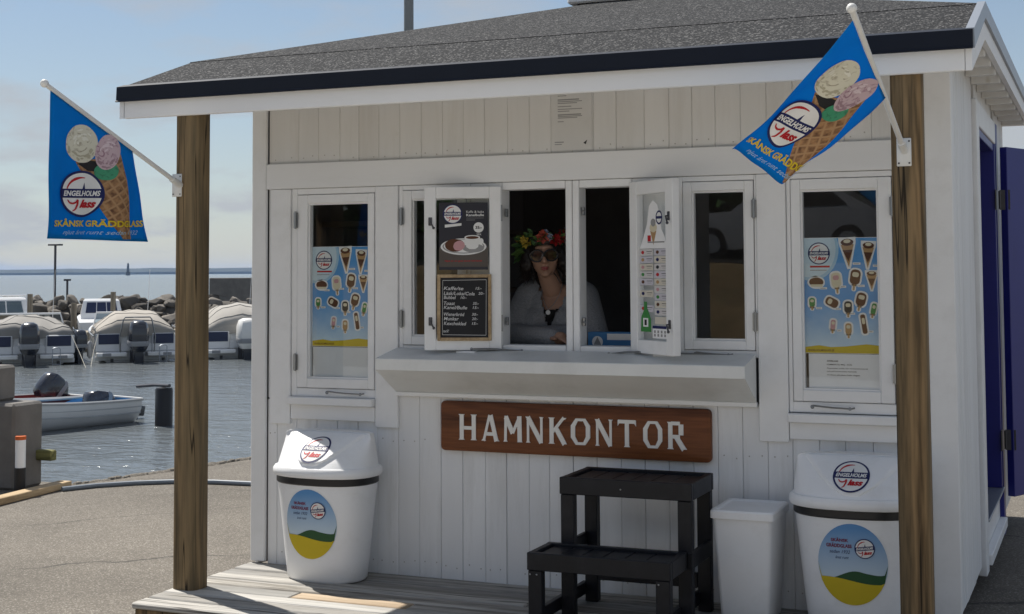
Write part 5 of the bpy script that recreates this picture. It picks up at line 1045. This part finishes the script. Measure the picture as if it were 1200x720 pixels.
# ================================================================ BOATS
def outboard(parent, mt, x=0, y_=-.35, z=.0, k=1.0, tilt=0.0, name='outboard_motor'):
    M = Matrix.Translation((x, y_, z)) @ Matrix.Rotation(tilt, 4, 'X') @ Matrix.Scale(k, 4)
    def sec(w_, l, zz, yo=0): return [(w_*a, l*b+yo, zz) for a, b in ((-1, -.75), (-.75, -1), (.75, -1), (1, -.75), (1, .7), (.7, 1), (-.7, 1), (-1, .7))]
    c = MB().loft([sec(.15, .24, .36), sec(.215, .33, .48), sec(.235, .36, .70), sec(.225, .35, .92), sec(.18, .29, 1.07), sec(.09, .17, 1.12)]).xf(M).build(name, mt, parent, True, R(50))
    MB().loft([sec(.13, .2, .38), sec(.09, .16, .0), sec(.07, .14, -.35), sec(.05, .12, -.62)]).box(-.17, .17, -.20, .20, -.36, -.335).xf(M).build('leg', MOTORBLK, c, True, R(50))
    MB().box(-.16, .16, .20, .42, -.02, .40, .03).box(-.05, .05, .1, .35, .05, .30, .02).xf(M).build('clamp_bracket', DARKSTEEL, c)
    MB().loft([sec(.222, .343, .50), sec(.241, .366, .56), sec(.241, .366, .60), sec(.236, .36, .62)]).xf(M).build('cowl_band', flat('cowl_grey', (.25, .26, .28), .3), c, True, R(50)); return c
def motor_boat(label, loc, rz, beam=2.6, length=6.6, canvas=None, motor=MOTORBLK, peak=.85, hoop=False, screen=True, panel=True, name='motor_boat', rumple=.07, lean=0.0):
    B = thing(name, label, 'boat', (0, 0, 0)); b = beam/2; rings = []
    for i in range(11):
        t = i/10; y_ = length*t; w_ = b*(1-max(0, (t-.35)/.65)**2.2); w_ = max(w_, .03); zs = .92+.45*t*t; kz = -.42+.55*max(0, (t-.6)/.4)**2
        rings.append([(-w_, y_, zs), (-w_*.97, y_, zs*.62), (-w_*.86, y_, .12+.25*t*t), (-w_*.35, y_, kz*.6), (0, y_, kz), (w_*.35, y_, kz*.6), (w_*.86, y_, .12+.25*t*t), (w_*.97, y_, zs*.62), (w_, y_, zs)])
    hull = MB(); hull.loft(rings, closed=True, cap=True); H = hull.build('hull', GEL, B, True, R(35))
    MB().tube([(r_[0][0], r_[0][1], r_[0][2]-.05) for r_ in rings], .035, 6).tube([(r_[-1][0], r_[-1][1], r_[-1][2]-.05) for r_ in rings], .035, 6).build('rub_rail', CAPM, B, True)
    MB().box(-b*.96, -.32, -.50, -.012, .20, .34, .03).box(.32, b*.96, -.50, -.012, .20, .34, .03).box(-b*.98, b*.98, -.06, -.012, .05, .20, .02).build('swim_platform', GEL, B)
    MB().box(-b*.985, -.50, -.10, -.014, .342, .96, .04).box(.50, b*.985, -.10, -.014, .342, .96, .04).box(-.499, .499, -.07, -.016, .345, .62, .03).build('transom', GEL, B)
    if panel:
        for s_ in (-1, 1): MB().box(s_*.56, s_*(b*.90), -.115, -.102, .60, .93, .004).build('cockpit_panel', NAVY, B)
    for x in (-b*.6, b*.62, b*.1): MB().box(x-.05, x+.05, -.518, -.502, .02, .14, .004).build('drain_fitting', BLACK, B)
    if canvas:
        rr_ = []; n_ = 15
        for j, (y_, pk, wf) in enumerate(((-.06, .30, 1.0), (.25, .62, 1.0), (.9, .92, 1.0), (1.7, 1.0, 1.0), (2.6, .96, 1.0), (3.4, .86, .97), (3.9, .55, .93))):
            row = []
            for i in range(n_):
                u = -1+2*i/(n_-1); prof_ = (1-abs(u)**3.2)*(.90+.10*(1-abs(u))); sag = -.045*abs(math.sin((u+1)*math.pi*2.0+peak*3))*prof_+rumple*noise.noise((u*3, y_*1.3, peak*9))+lean*u*prof_; row.append((u*b*wf*1.01, y_, .93+pk*peak*prof_+sag))
            rr_.append(row)
        cv = MB(); cv.loft(rr_, closed=False, cap=False); k = cv.build('canvas_cover', canvas, B, True); so = k.modifiers.new('t', 'SOLIDIFY'); so.thickness = .02; so.offset = -1
        fl = MB(); fl.loft([[(x, -.065, z) for x, _, z in rr_[0]], [(x*.99, -.08, min(z, .93)-.07-.03*math.sin(x*7)) for x, _, z in rr_[0]]], closed=False, cap=False); fl.build('canvas_skirt', canvas, B, True)
    if screen:
        y_ = 3.95; pts = [(-b*.85, y_, .95), (-b*.74, y_+.25, 1.55), (b*.74, y_+.25, 1.55), (b*.85, y_, .95)]
        MB().tube(pts, .035, 6).tube([(-b*.25, y_+.02, .95), (-b*.23, y_+.25, 1.55)], .025, 6).tube([(b*.25, y_+.02, .95), (b*.23, y_+.25, 1.55)], .025, 6).build('screen_frame', GEL, B, True)
        MB().add([Vector(q)+Vector((0, .01, 0)) for q in pts], [(0, 1, 2, 3)]).build('windscreen', TINTED, B)
    if motor: outboard(B, motor, 0, -.70, -.12, 1.36)
    if hoop: MB().tube([(-.55, -.42, .34), (-.58, -.46, .85), (-.46, -.50, 1.42), (-.40, -.50, 1.50), (.40, -.50, 1.50), (.46, -.50, 1.42), (.58, -.46, .85), (.55, -.42, .34)], .022, 8).build('ski_hoop', STEEL, B, True)
    MB().tube([(.72, -.52, -.1), (.72, -.52, .52), (.76, -.50, .56), (.92, -.50, .56), (.96, -.52, .52), (.96, -.52, -.1)], .016, 6).tube([(.72, -.52, .22), (.96, -.52, .22)], .014, 6).tube([(.72, -.52, .02), (.96, -.52, .02)], .014, 6).build('swim_ladder', CAPM, B, True)
    for s_ in (-1, 1): MB().tube([(s_*(b+.10), .5, .12), (s_*(b+.10), .5, .2), (s_*(b+.10), .5, .62), (s_*(b+.10), .5, .70)], [.03, .09, .09, .03], 8).tube([(s_*(b+.10), .5, .7), (s_*b, .5, .95)], .012, 4).build('fender', NAVY if s_ > 0 else PLASTIC_W, B, True)
    for s_ in (-1, 1):
        MB().tube([(s_*b*.9, -.05, .98), (s_*b*1.05, -.9, .45), (s_*b*1.15, -1.9, .05), (s_*b*1.2, -2.6, -.15)], .009, 5).build('mooring_line', ROPE, B, True)
        MB().tube([(s_*b*.97, .15, .95), (s_*b*.97, .15, 1.12), (s_*b*.97, 1.2, 1.16), (s_*b*.97, 1.2, .97)], .016, 6).build('grab_rail', STEEL, B, True)
        MB().box(s_*b*.86-.04, s_*b*.86+.04, -.09, -.02, .965, 1.0, .008).build('cleat', STEEL, B)
        MB().box(s_*b*.72-.14, s_*b*.72+.14, -.512, -.504, .22, .32, .004).build('platform_pad', MATS['cowl_grey'] if 'cowl_grey' in MATS else CAPM, B)
    MB().tube([(b*.55, 3.9, 1.2), (b*.60, 3.7, 3.1)], [.012, .006], 5).build('antenna', PLASTIC_W, B, True)
    if canvas:
        for q in (1, 2, 3, 4): MB().tube([(x, y_-.004, z+.006) for x, y_, z in rr_[q]], .010, 4).build('canvas_seam', canvas, B, True)
    B.location = (*loc, ZW); B.rotation_euler = (0, 0, rz); return B
RZ = R(43)
motor_boat('motor boat under a rumpled grey cover with dark outboard', (-28.25, 30.15), R(42), 2.9, 6.8, CANVAS_G, MOTORBLK, .66, rumple=.20, lean=-.10)
motor_boat('motor boat under a cream cover with dark outboard inside a steel hoop', (-26.0, 32.75), RZ, 2.72, 6.8, CANVAS_C, MOTORBLK, .80, True, rumple=.10, lean=.03)
motor_boat('motor boat under a pale cover with white outboard', (-23.55, 35.5), R(42), 2.8, 6.8, mat('pale_boat_canvas', (.34, .325, .30), .85, .08, 2, bump=.3, bscale=2.2), flat('outboard_white', (.70, .70, .69), .3), .98, rumple=.05, lean=.05)
# cabin boats moored bow-in beyond the walkway
def cabin_boat(label, loc, rz, beam, cab_h, cover=None, arch=True, name='cabin_boat'):
    B = thing(name, label, 'boat', (0, 0, 0)); b = beam/2; rings = []
    for i in range(9):
        t = i/8; y_ = 6*t; w_ = max(.03, b*(1-max(0, (t-.4)/.6)**2)); zs = 1.0+.35*t; rings.append([(-w_, y_, zs), (-w_*.9, y_, .1), (0, y_, -.3+.3*t*t), (w_*.9, y_, .1), (w_, y_, zs)])
    MB().loft(rings).build('hull', GEL, B, True, R(35))
    if cover: 
        rr_ = [[(u*b*1.02*wf, y_, .98+h*(1-abs(u)**2.5)) for u in (-1+i/5 for i in range(11))] for y_, h, wf in ((-.05, .15, 1), (.6, .5, 1), (2.2, .62, 1), (4.4, .4, .9))]; q = MB(); q.loft(rr_, closed=False, cap=False); q.build('canvas_cover', cover, B, True)
    else:
        def sc(w_, y0, y1, z): return [(-w_, y0, z), (w_, y0, z), (w_*.9, y1, z), (-w_*.9, y1, z)]
        cb_ = MB().loft([sc(b*.88, 1.6, 4.6, 1.0), sc(b*.86, 1.7, 4.4, 1.0+cab_h*.35), sc(b*.76, 1.95, 3.6, 1.0+cab_h*.92), sc(b*.70, 2.05, 3.4, 1.0+cab_h)]).build('cabin', GEL, B)
        z0, z1 = 1.0+cab_h*.38, 1.0+cab_h*.86
        for u0, u1 in ((-.80, -.28), (-.24, .24), (.28, .80)):
            y0_ = 1.70+.25*.05; MB().add([(u0*b*.84, 1.70, z0), (u1*b*.84, 1.70, z0), (u1*b*.76, 1.915, z1), (u0*b*.76, 1.915, z1)], [(0, 1, 2, 3)]).build('window', TINTED if arch else NAVY, cb_)
        if arch: MB().tube([(-b*.85, 1.2, 1.0), (-b*.72, 1.55, 1.0+cab_h*1.08), (b*.72, 1.55, 1.0+cab_h*1.08), (b*.85, 1.2, 1.0)], .035, 8).build('arch', GEL, B, True)
    MB().box(-b*.9, b*.9, -.04, -.01, .35, .92, .02).build('transom', GEL, B)
    B.location = (*loc, ZW); B.rotation_euler = (0, 0, rz); return B
cabin_boat('white cabin boat with wide tinted windscreen behind the grey covered boat', (-36.1, 37.3), R(44), 2.9, 1.0)
cabin_boat('small white boat with blind cabin front between two covered boats', (-33.1, 39.9), R(42), 1.9, .9, arch=False)
cabin_boat('white boat under a bright blue cover behind the pale covered boat', (-27.2, 42.4), R(38), 2.6, .8, mat('blue_boat_cover', (.02, .12, .36), .7, .1, 2, bump=.2))
# floating walkway, finger pontoons and their posts
wk = MB(); d_ = Vector((.66, .75, 0)); a_ = Vector((-41.0, 29.6, 0)); nv = Vector((-.75, .66, 0))
def plank_strip(name, p0, p1, w_, z, h, mt, n_=0):
    p0, p1 = Vector(p0), Vector(p1); d = (p1-p0); l = d.length; d.normalize(); s_ = Vector((-d.y, d.x, 0)); M = Matrix(((d.x, s_.x, 0, p0.x), (d.y, s_.y, 0, p0.y), (0, 0, 1, 0), (0, 0, 0, 1)))
    o_ = MB().box(0, l, -w_/2, w_/2, z-h, z, .02).xf(M).build(name, mt); tag(o_, kind='structure'); return o_
WALK = wood('walkway_wood', (.40, .36, .28), (.22, .19, .15), 'X')
plank_strip('walkway', (-42.5, 26.8, 0), (-24.5, 45.2, 0), 1.6, -.55, .35, WALK); plank_strip('finger_pontoon', (-27.6, 31.9, 0), (-33.2, 37.0, 0), .5, -.72, .25, WALK)
for i, (x, y_, h) in enumerate(((-29.55, 33.85, .62), (-31.5, 38.45, .95), (-35.2, 35.0, .8), (-33.6, 36.2, .9))): tag(MB().tube([(x, y_, -3), (x, y_, h)], .10, 8).build('mooring_post', wood('post_grey_wood_%d' % i, (.32, .28, .22), (.16, .14, .11), 'Z'), None, True), ('weathered mooring post between the grey and the cream covered boats', 'tall mooring post against the rocks behind the cream covered boat', 'mooring post beside the white cabin boat', 'mooring post beside the tan dock box')[i], 'post', 'mooring posts along the walkway')
tag(MB().box(-34.55, -33.75, 35.55, 36.1, -.55, .15, .02).build('dock_box', TIMBER), 'tan storage box standing on the floating walkway', 'box')
db = thing('spare_outboard', 'dark outboard motor hanging between the grey and the cream covered boats', 'outboard motor', (0, 0, 0)); outboard(db, MOTORBLK, 0, 0, 0, .95); MB().box(-.3, .3, .35, .6, -.1, .5, .02).build('mount_board', WALK, db); db.location = (-27.25, 31.35, ZW+.05); db.rotation_euler = (0, 0, R(60))
# open dinghies
def dinghy(label, loc, rz, inner, outer, motor_tilt, l=4.4, beam=1.6, mk=.62):
    B = thing('open_dinghy', label, 'dinghy', (0, 0, 0)); b = beam/2; ro = []; ri = []
    for i in range(11):
        t = i/10; y_ = l*t; w_ = max(.02, b*(.86+.14*math.sin(min(1, t*1.6)*math.pi/2))*(1-max(0, (t-.45)/.55)**2.3)); zs = .46+.30*t**2.2; kz = -.15+.45*max(0, (t-.7)/.3)**2
        ro.append([(-w_, y_, zs), (-w_*.95, y_, zs*.6), (-w_*.8, y_, .10), (-w_*.4, y_, kz*.7), (0, y_, kz), (w_*.4, y_, kz*.7), (w_*.8, y_, .10), (w_*.95, y_, zs*.6), (w_, y_, zs)])
        ri.append([(x*.92, y_+(.05 if i == 0 else -.05 if i == 10 else 0), (z+.06 if k not in (0, 8) else z+.001)) for k, (x, y2, z) in enumerate(ro[-1])])
    h = MB(); h.loft(ro, closed=False, cap=False); h.add(ro[0], [tuple(range(9))]); h.build('hull', outer, B, True, R(35))
    h = MB(); h.loft(ri, closed=False, cap=False); h.add(ri[0], [tuple(range(9))]); h.build('inner_hull', inner, B, True, R(35))
    g = MB(); g.tube([r_[0] for r_ in ro]+[], .03, 6).tube([r_[-1] for r_ in ro], .03, 6).tube([ro[0][0], ro[0][-1]], .03, 6); g.build('gunwale', mat('gunwale_grey', (.45, .46, .47), .5), B, True)
    for t in (.12, .42, .70): w_ = b*.74*(1-max(0, (t-.45)/.55)**2.3); MB().box(-w_, w_, l*t-.13, l*t+.13, .33, .37, .01).build('thwart', inner, B)
    for z, sg_ in ((.20, 1), (.32, 1), (.20, -1), (.32, -1)): MB().tube([(sg_*r_[-2][0]*(1.0 if z > .25 else .955), r_[0][1], z+.22*(i/10)**2) for i, r_ in enumerate(ro[:9])], .016, 4).build('strake', mat('strake_grey', (.40, .42, .44), .5), B, True)
    outboard(B, MOTORBLK, .1, -.10, .22, mk, motor_tilt); B.location = (*loc, ZW); B.rotation_euler = (0, 0, rz); return B
dinghy('white open dinghy with bright blue inside and tilted outboard', (-14.2, 17.0), R(163.5), HULLIN, GEL, R(-80), mk=.82)
dinghy('red open dinghy beyond the blue one with raised dark outboard', (-15.58, 17.05), R(165), REDB, mat('dinghy_maroon', (.12, .03, .03), .5), R(-50), 4.2, 1.5, .8)
pl = thing('mooring_pile', 'black round mooring pile with a boom to the blue dinghy', 'pile', (-12.8, 16.5, ZW)); MB().tube([(-12.8, 16.5, -3), (-12.8, 16.5, -.60), (-12.8, 16.5, -.57)], [.17, .17, .15], 14).build('pile', BLACK, pl, True); MB().tube([(-13.9, 17.1, -.62), (-13.3, 16.85, -.56), (-12.6, 16.4, -.52)], .035, 6).build('boom', DARKSTEEL, pl, True)
# ================================================================ BREAKWATER, SEA WALL, FAR THINGS
bw = MB(); rb = []
for i in range(31):
    c = Vector((-52, 36.6, 0)).lerp(Vector((-22.5, 51.5, 0)), i/30); n2 = Vector((-.45, .89, 0)); rb.append([tuple(c+n2*a+Vector((0, 0, z+.12*noise.noise((i*.7, a, 0))))) for a, z in ((-3.0, -2.2), (-1.6, -.7), (-.5, .18), (.5, .36), (1.6, .05), (4, -2.2))])
BW = bw.loft(rb, closed=False, cap=False).build('breakwater', mat('rubble_core', (.075, .068, .06), .95, .4, 3, bump=.6, bscale=5), None, True); tag(BW, kind='structure')
rk = random.Random(3); protos = []
for k in range(7):
    bm = bmesh.new()
    for q in range(16):
        v = Vector((rk.gauss(0, 1), rk.gauss(0, 1), rk.gauss(0, 1))).normalized()*rk.uniform(.75, 1.05); bm.verts.new((v.x, v.y, v.z))
    h_ = bmesh.ops.convex_hull(bm, input=bm.verts); bmesh.ops.delete(bm, geom=[v for v in bm.verts if not v.link_faces], context='VERTS'); bmesh.ops.bevel(bm, geom=bm.edges[:], offset=.07, segments=1, affect='EDGES')
    me = bpy.data.meshes.new('rock'); bm.to_mesh(me); bm.free(); me.materials.append(ROCK); protos.append(me)
for i in range(298):
    t = rk.uniform(.26, .86); c = Vector((-52, 36.6, 0)).lerp(Vector((-22.5, 51.5, 0)), t); a = rk.choice((-1.9, -1.3, -.8, -.3, .1, .4))+rk.uniform(-.2, .2); z = .36-.55*max(0, -a-.1)+rk.uniform(-.05, .15); s_ = rk.choice((.2, .25, .3, .34, .4, .5))*rk.uniform(.85, 1.1)
    o = link('rock', rk.choice(protos)); child(o, BW); o.location = c+Vector((-.45, .89, 0))*a+Vector((0, 0, z)); o.scale = (s_*rk.uniform(.9, 1.5), s_*rk.uniform(.8, 1.2), s_*rk.uniform(.6, .95)); o.rotation_euler = (rk.uniform(-.4, .4), rk.uniform(-.4, .4), rk.uniform(0, 6))
sw = thing('sea_wall', 'low grey concrete sea wall beyond the breakwater rocks', 'wall', (-30, 57, 0)); c0, c1 = Vector((-37.9, 54.0, 0)), Vector((-16, 63.2, 0)); dd = (c1-c0).normalized(); M = Matrix(((dd.x, -dd.y, 0, c0.x), (dd.y, dd.x, 0, c0.y), (0, 0, 1, 0), (0, 0, 0, 1)))
for i in range(8): MB().box(i*3.0+.02, i*3.0+2.98, 0, .6, -3, 1.42-.01*(i % 3), .03).xf(M).build('wall_block', CONC, sw)
lpst = thing('lamp_post', 'thin lamp post with flat head on the breakwater', 'lamp post', (-41.1, 46.3, .5)); MB().tube([(-41.1, 46.3, .2), (-41.1, 46.3, 3.0)], .055, 8).build('pole', DARKSTEEL, lpst, True); MB().box(-41.42, -40.78, 46.15, 46.45, 2.98, 3.06, .01).build('lamp_head', DARKSTEEL, lpst)
tag(MB().tube([(-40.8, 46.8, .2), (-40.8, 46.8, 1.35)], .05, 6).box(-40.93, -40.67, 46.7, 46.9, 1.33, 1.42).build('marker_pole', DARKSTEEL), 'short dark marker pole beside the lamp post on the breakwater', 'pole')
lh = thing('lighthouse', 'small dark lighthouse tower standing far out in the sea', 'lighthouse', (-1910.8, 2448.6, ZW)); X, Y = -1910.8, 2448.6
LHM = mat('lighthouse_dark', (.07, .075, .085), .8); MB().tube([(X, Y, -3), (X, Y, 6)], [5, 4.2], 14).build('base', LHM, lh, True); MB().tube([(X, Y, 6), (X, Y, 19)], [3.0, 2.3], 14).build('tower', LHM, lh, True); MB().tube([(X, Y, 19), (X, Y, 20), (X, Y, 23), (X, Y, 25.5)], [3.0, 2.0, 2.0, .3], 12).build('lantern', LHM, lh, True)
sl = thing('sailing_boat', 'tiny white sail far out in the bay', 'sailing boat', (-2050, 2080, ZW)); MB().add([(-2050, 2080, 1), (-2046, 2083, 1), (-2050, 2080, 15)], [(0, 1, 2)]).add([(-2050.3, 2080.2, 1), (-2046.3, 2083.2, 1), (-2050.3, 2080.2, 15)], [(0, 1, 2)]).build('sail', P_WHITE, sl); MB().loft([[(-2053, 2078, -1.2), (-2053, 2077.5, .3), (-2052.5, 2078, .3)], [(-2049, 2081, -1.6), (-2049.8, 2080, .4), (-2048.4, 2081.6, .4)], [(-2044, 2085, .5), (-2044.1, 2085, .6), (-2043.9, 2085, .6)]]).build('hull', GEL, sl)

# ================================================================ BEHIND THE PHOTOGRAPHER: car, hedge and house mirrored in the panes
def car(label, loc, rz, col):
    Cc = thing('parked_car', label, 'car', (0, 0, 0)); L2 = 2.15
    prof_ = [(-2.15, .35), (-2.18, .62), (-2.05, .86), (-1.95, .95), (1.05-2.3, 1.02)]
    def sec(y_, zs): pass
    st = [(-2.18, .45, .70, .70, .70), (-2.05, .30, .80, .82, .82), (-1.5, .22, .86, .92, .92), (-.9, .22, .88, .97, .97), (.0, .22, .88, .98, .98), (1.0, .22, .88, .98, .98), (1.7, .24, .86, .98, .98), (2.05, .32, .80, .92, .92), (2.15, .45, .72, .75, .75)]
    rg = [[(y_, -w_, zb), (y_, -w_*1.0, (zb+zt)/2), (y_, -w_*.93, zt), (y_, w_*.93, zt), (y_, w_, (zb+zt)/2), (y_, w_, zb)] for y_, zb, w_, zt, _ in st]
    MB().loft(rg).build('body', col, Cc, True, R(40))
    gh = [(-.95, .98, .78), (-.35, 1.40, .64), (.2, 1.47, .63), (1.0, 1.42, .62), (1.75, .99, .74)]
    MB().loft([[(y_, -w_, z if k else z), (y_, w_, z), (y_, w_*1.14 if 0 < k < 4 else w_, .97), (y_, -w_*1.14 if 0 < k < 4 else -w_, .97)] for k, (y_, z, w_) in enumerate(gh)]).build('cabin', col, Cc, True, R(30))
    for s_ in (-1, 1):
        for a in ([(-.72, 1.02), (-.28, 1.36), (.22, 1.42), (.22, 1.02)], [(.30, 1.02), (.30, 1.42), (.92, 1.37), (1.30, 1.02)]):
            MB().add([(y_, s_*(.735-(z-1.0)*.22), z) for y_, z in a], [(0, 1, 2, 3)]).build('side_window', BLACK, Cc)
        for y_ in (-1.35, 1.35):
            w_ = MB().tube([(y_, s_*.70, .32), (y_, s_*.90, .32)], .32, 20).build('wheel', BLACK, Cc, True); MB().tube([(y_, s_*.895, .32), (y_, s_*.91, .32)], .20, 12).build('rim', CAPM, w_, True)
        MB().sphere((-2.08, s_*.62, .70), (.10, .16, .07), 10, 8).build('headlight', PLASTIC_W, Cc, True); MB().sphere((2.08, s_*.64, .78), (.08, .14, .08), 10, 8).build('tail_light', P_RED, Cc, True)
    MB().add([(-.90, -.62, 1.01), (-.90, .62, 1.01), (-.38, .56, 1.39), (-.38, -.56, 1.39)], [(0, 1, 2, 3)]).build('windscreen', BLACK, Cc)
    Cc.location = loc; Cc.rotation_euler = (0, 0, rz); return Cc
SILVER = mat('silver_car_paint', (.45, .46, .48), .28, .03, metal=.5, coat=.6)
car('silver parked car on the road above the grass bank', (-1.6, -21.6, 1.865), R(4), SILVER); car('white parked car on the road above the grass bank', (2.2, -22.0, 1.865), R(2), flat('car_white', (.7, .7, .7), .3))
hg = thing('hedge', 'dark clipped hedge along the road above the bank', 'hedge', (0, -29, 1.8)); rh = random.Random(5)
lv = []; lf = []
for k in range(5200):
    c = Vector((rh.uniform(-26, 22), -29+rh.uniform(-.8, .8), 1.9+rh.uniform(0, 2.0+.5*math.sin(k*.7)))); a = Vector((rh.uniform(-1, 1), rh.uniform(-1, 1), rh.uniform(-1, 1))).normalized()*.16; b_ = a.orthogonal().normalized()*.13; n0 = len(lv); lv += [c-a-b_, c+a-b_, c+a+b_, c-a+b_]; lf.append((n0, n0+1, n0+2, n0+3))
MB().add(lv, lf).build('foliage', LEAF[0], hg)['kind'] = 'stuff'; MB().box(-26, 22, -29.5, -28.5, 1.8, 3.4, .2).build('stems', mat('hedge_core', (.02, .03, .015), .9), hg)
hs = thing('brick_house', 'dark brick house with tiled roof behind the hedge', 'house', (-6, -40, 1.9)); MB().box(-14, 2, -46, -39, 1.8, 6.0, .02).build('wall', mat('house_brick', (.16, .09, .06), .9, .2, 3), hs); MB().prism([(-15, 5.9), (3, 5.9), (3, 6.0), (-6, 10.0), (-15, 6.0)], -46.6, -38.4, lambda u, v, w_: (u, w_, v)).build('roof', mat('house_roof', (.07, .05, .045), .9), hs)
for i in range(4):
    x = -12.5+i*3.6; q = MB().box(x, x+1.4, -39.0, -38.93, 3.0, 4.6, .02).build('window', P_WHITE, hs); MB().box(x+.1, x+1.3, -38.93, -38.92, 3.1, 4.5).build('pane', BLACK, q)

# ================================================================ SEA AIR
hz = MB().box(-9600, 9600, -3500, 10000, -6, 70).build('haze', P_WHITE); hz.data.materials.clear(); tag(hz, 'thin sea haze over the whole bay', 'haze', kind='stuff'); del hz['category']
hm = bpy.data.materials.new('sea_haze'); hm.use_nodes = True; nt, N, L = nodes_of(hm); N.remove(N['Principled BSDF']); pv = N.new('ShaderNodeVolumePrincipled'); pv.inputs['Color'].default_value = (.38, .60, 1.0, 1); pv.inputs['Density'].default_value = 4.2e-5; pv.inputs['Anisotropy'].default_value = .2
L.new(pv.outputs[0], N['Material Output'].inputs['Volume']); hz.data.materials.append(hm)
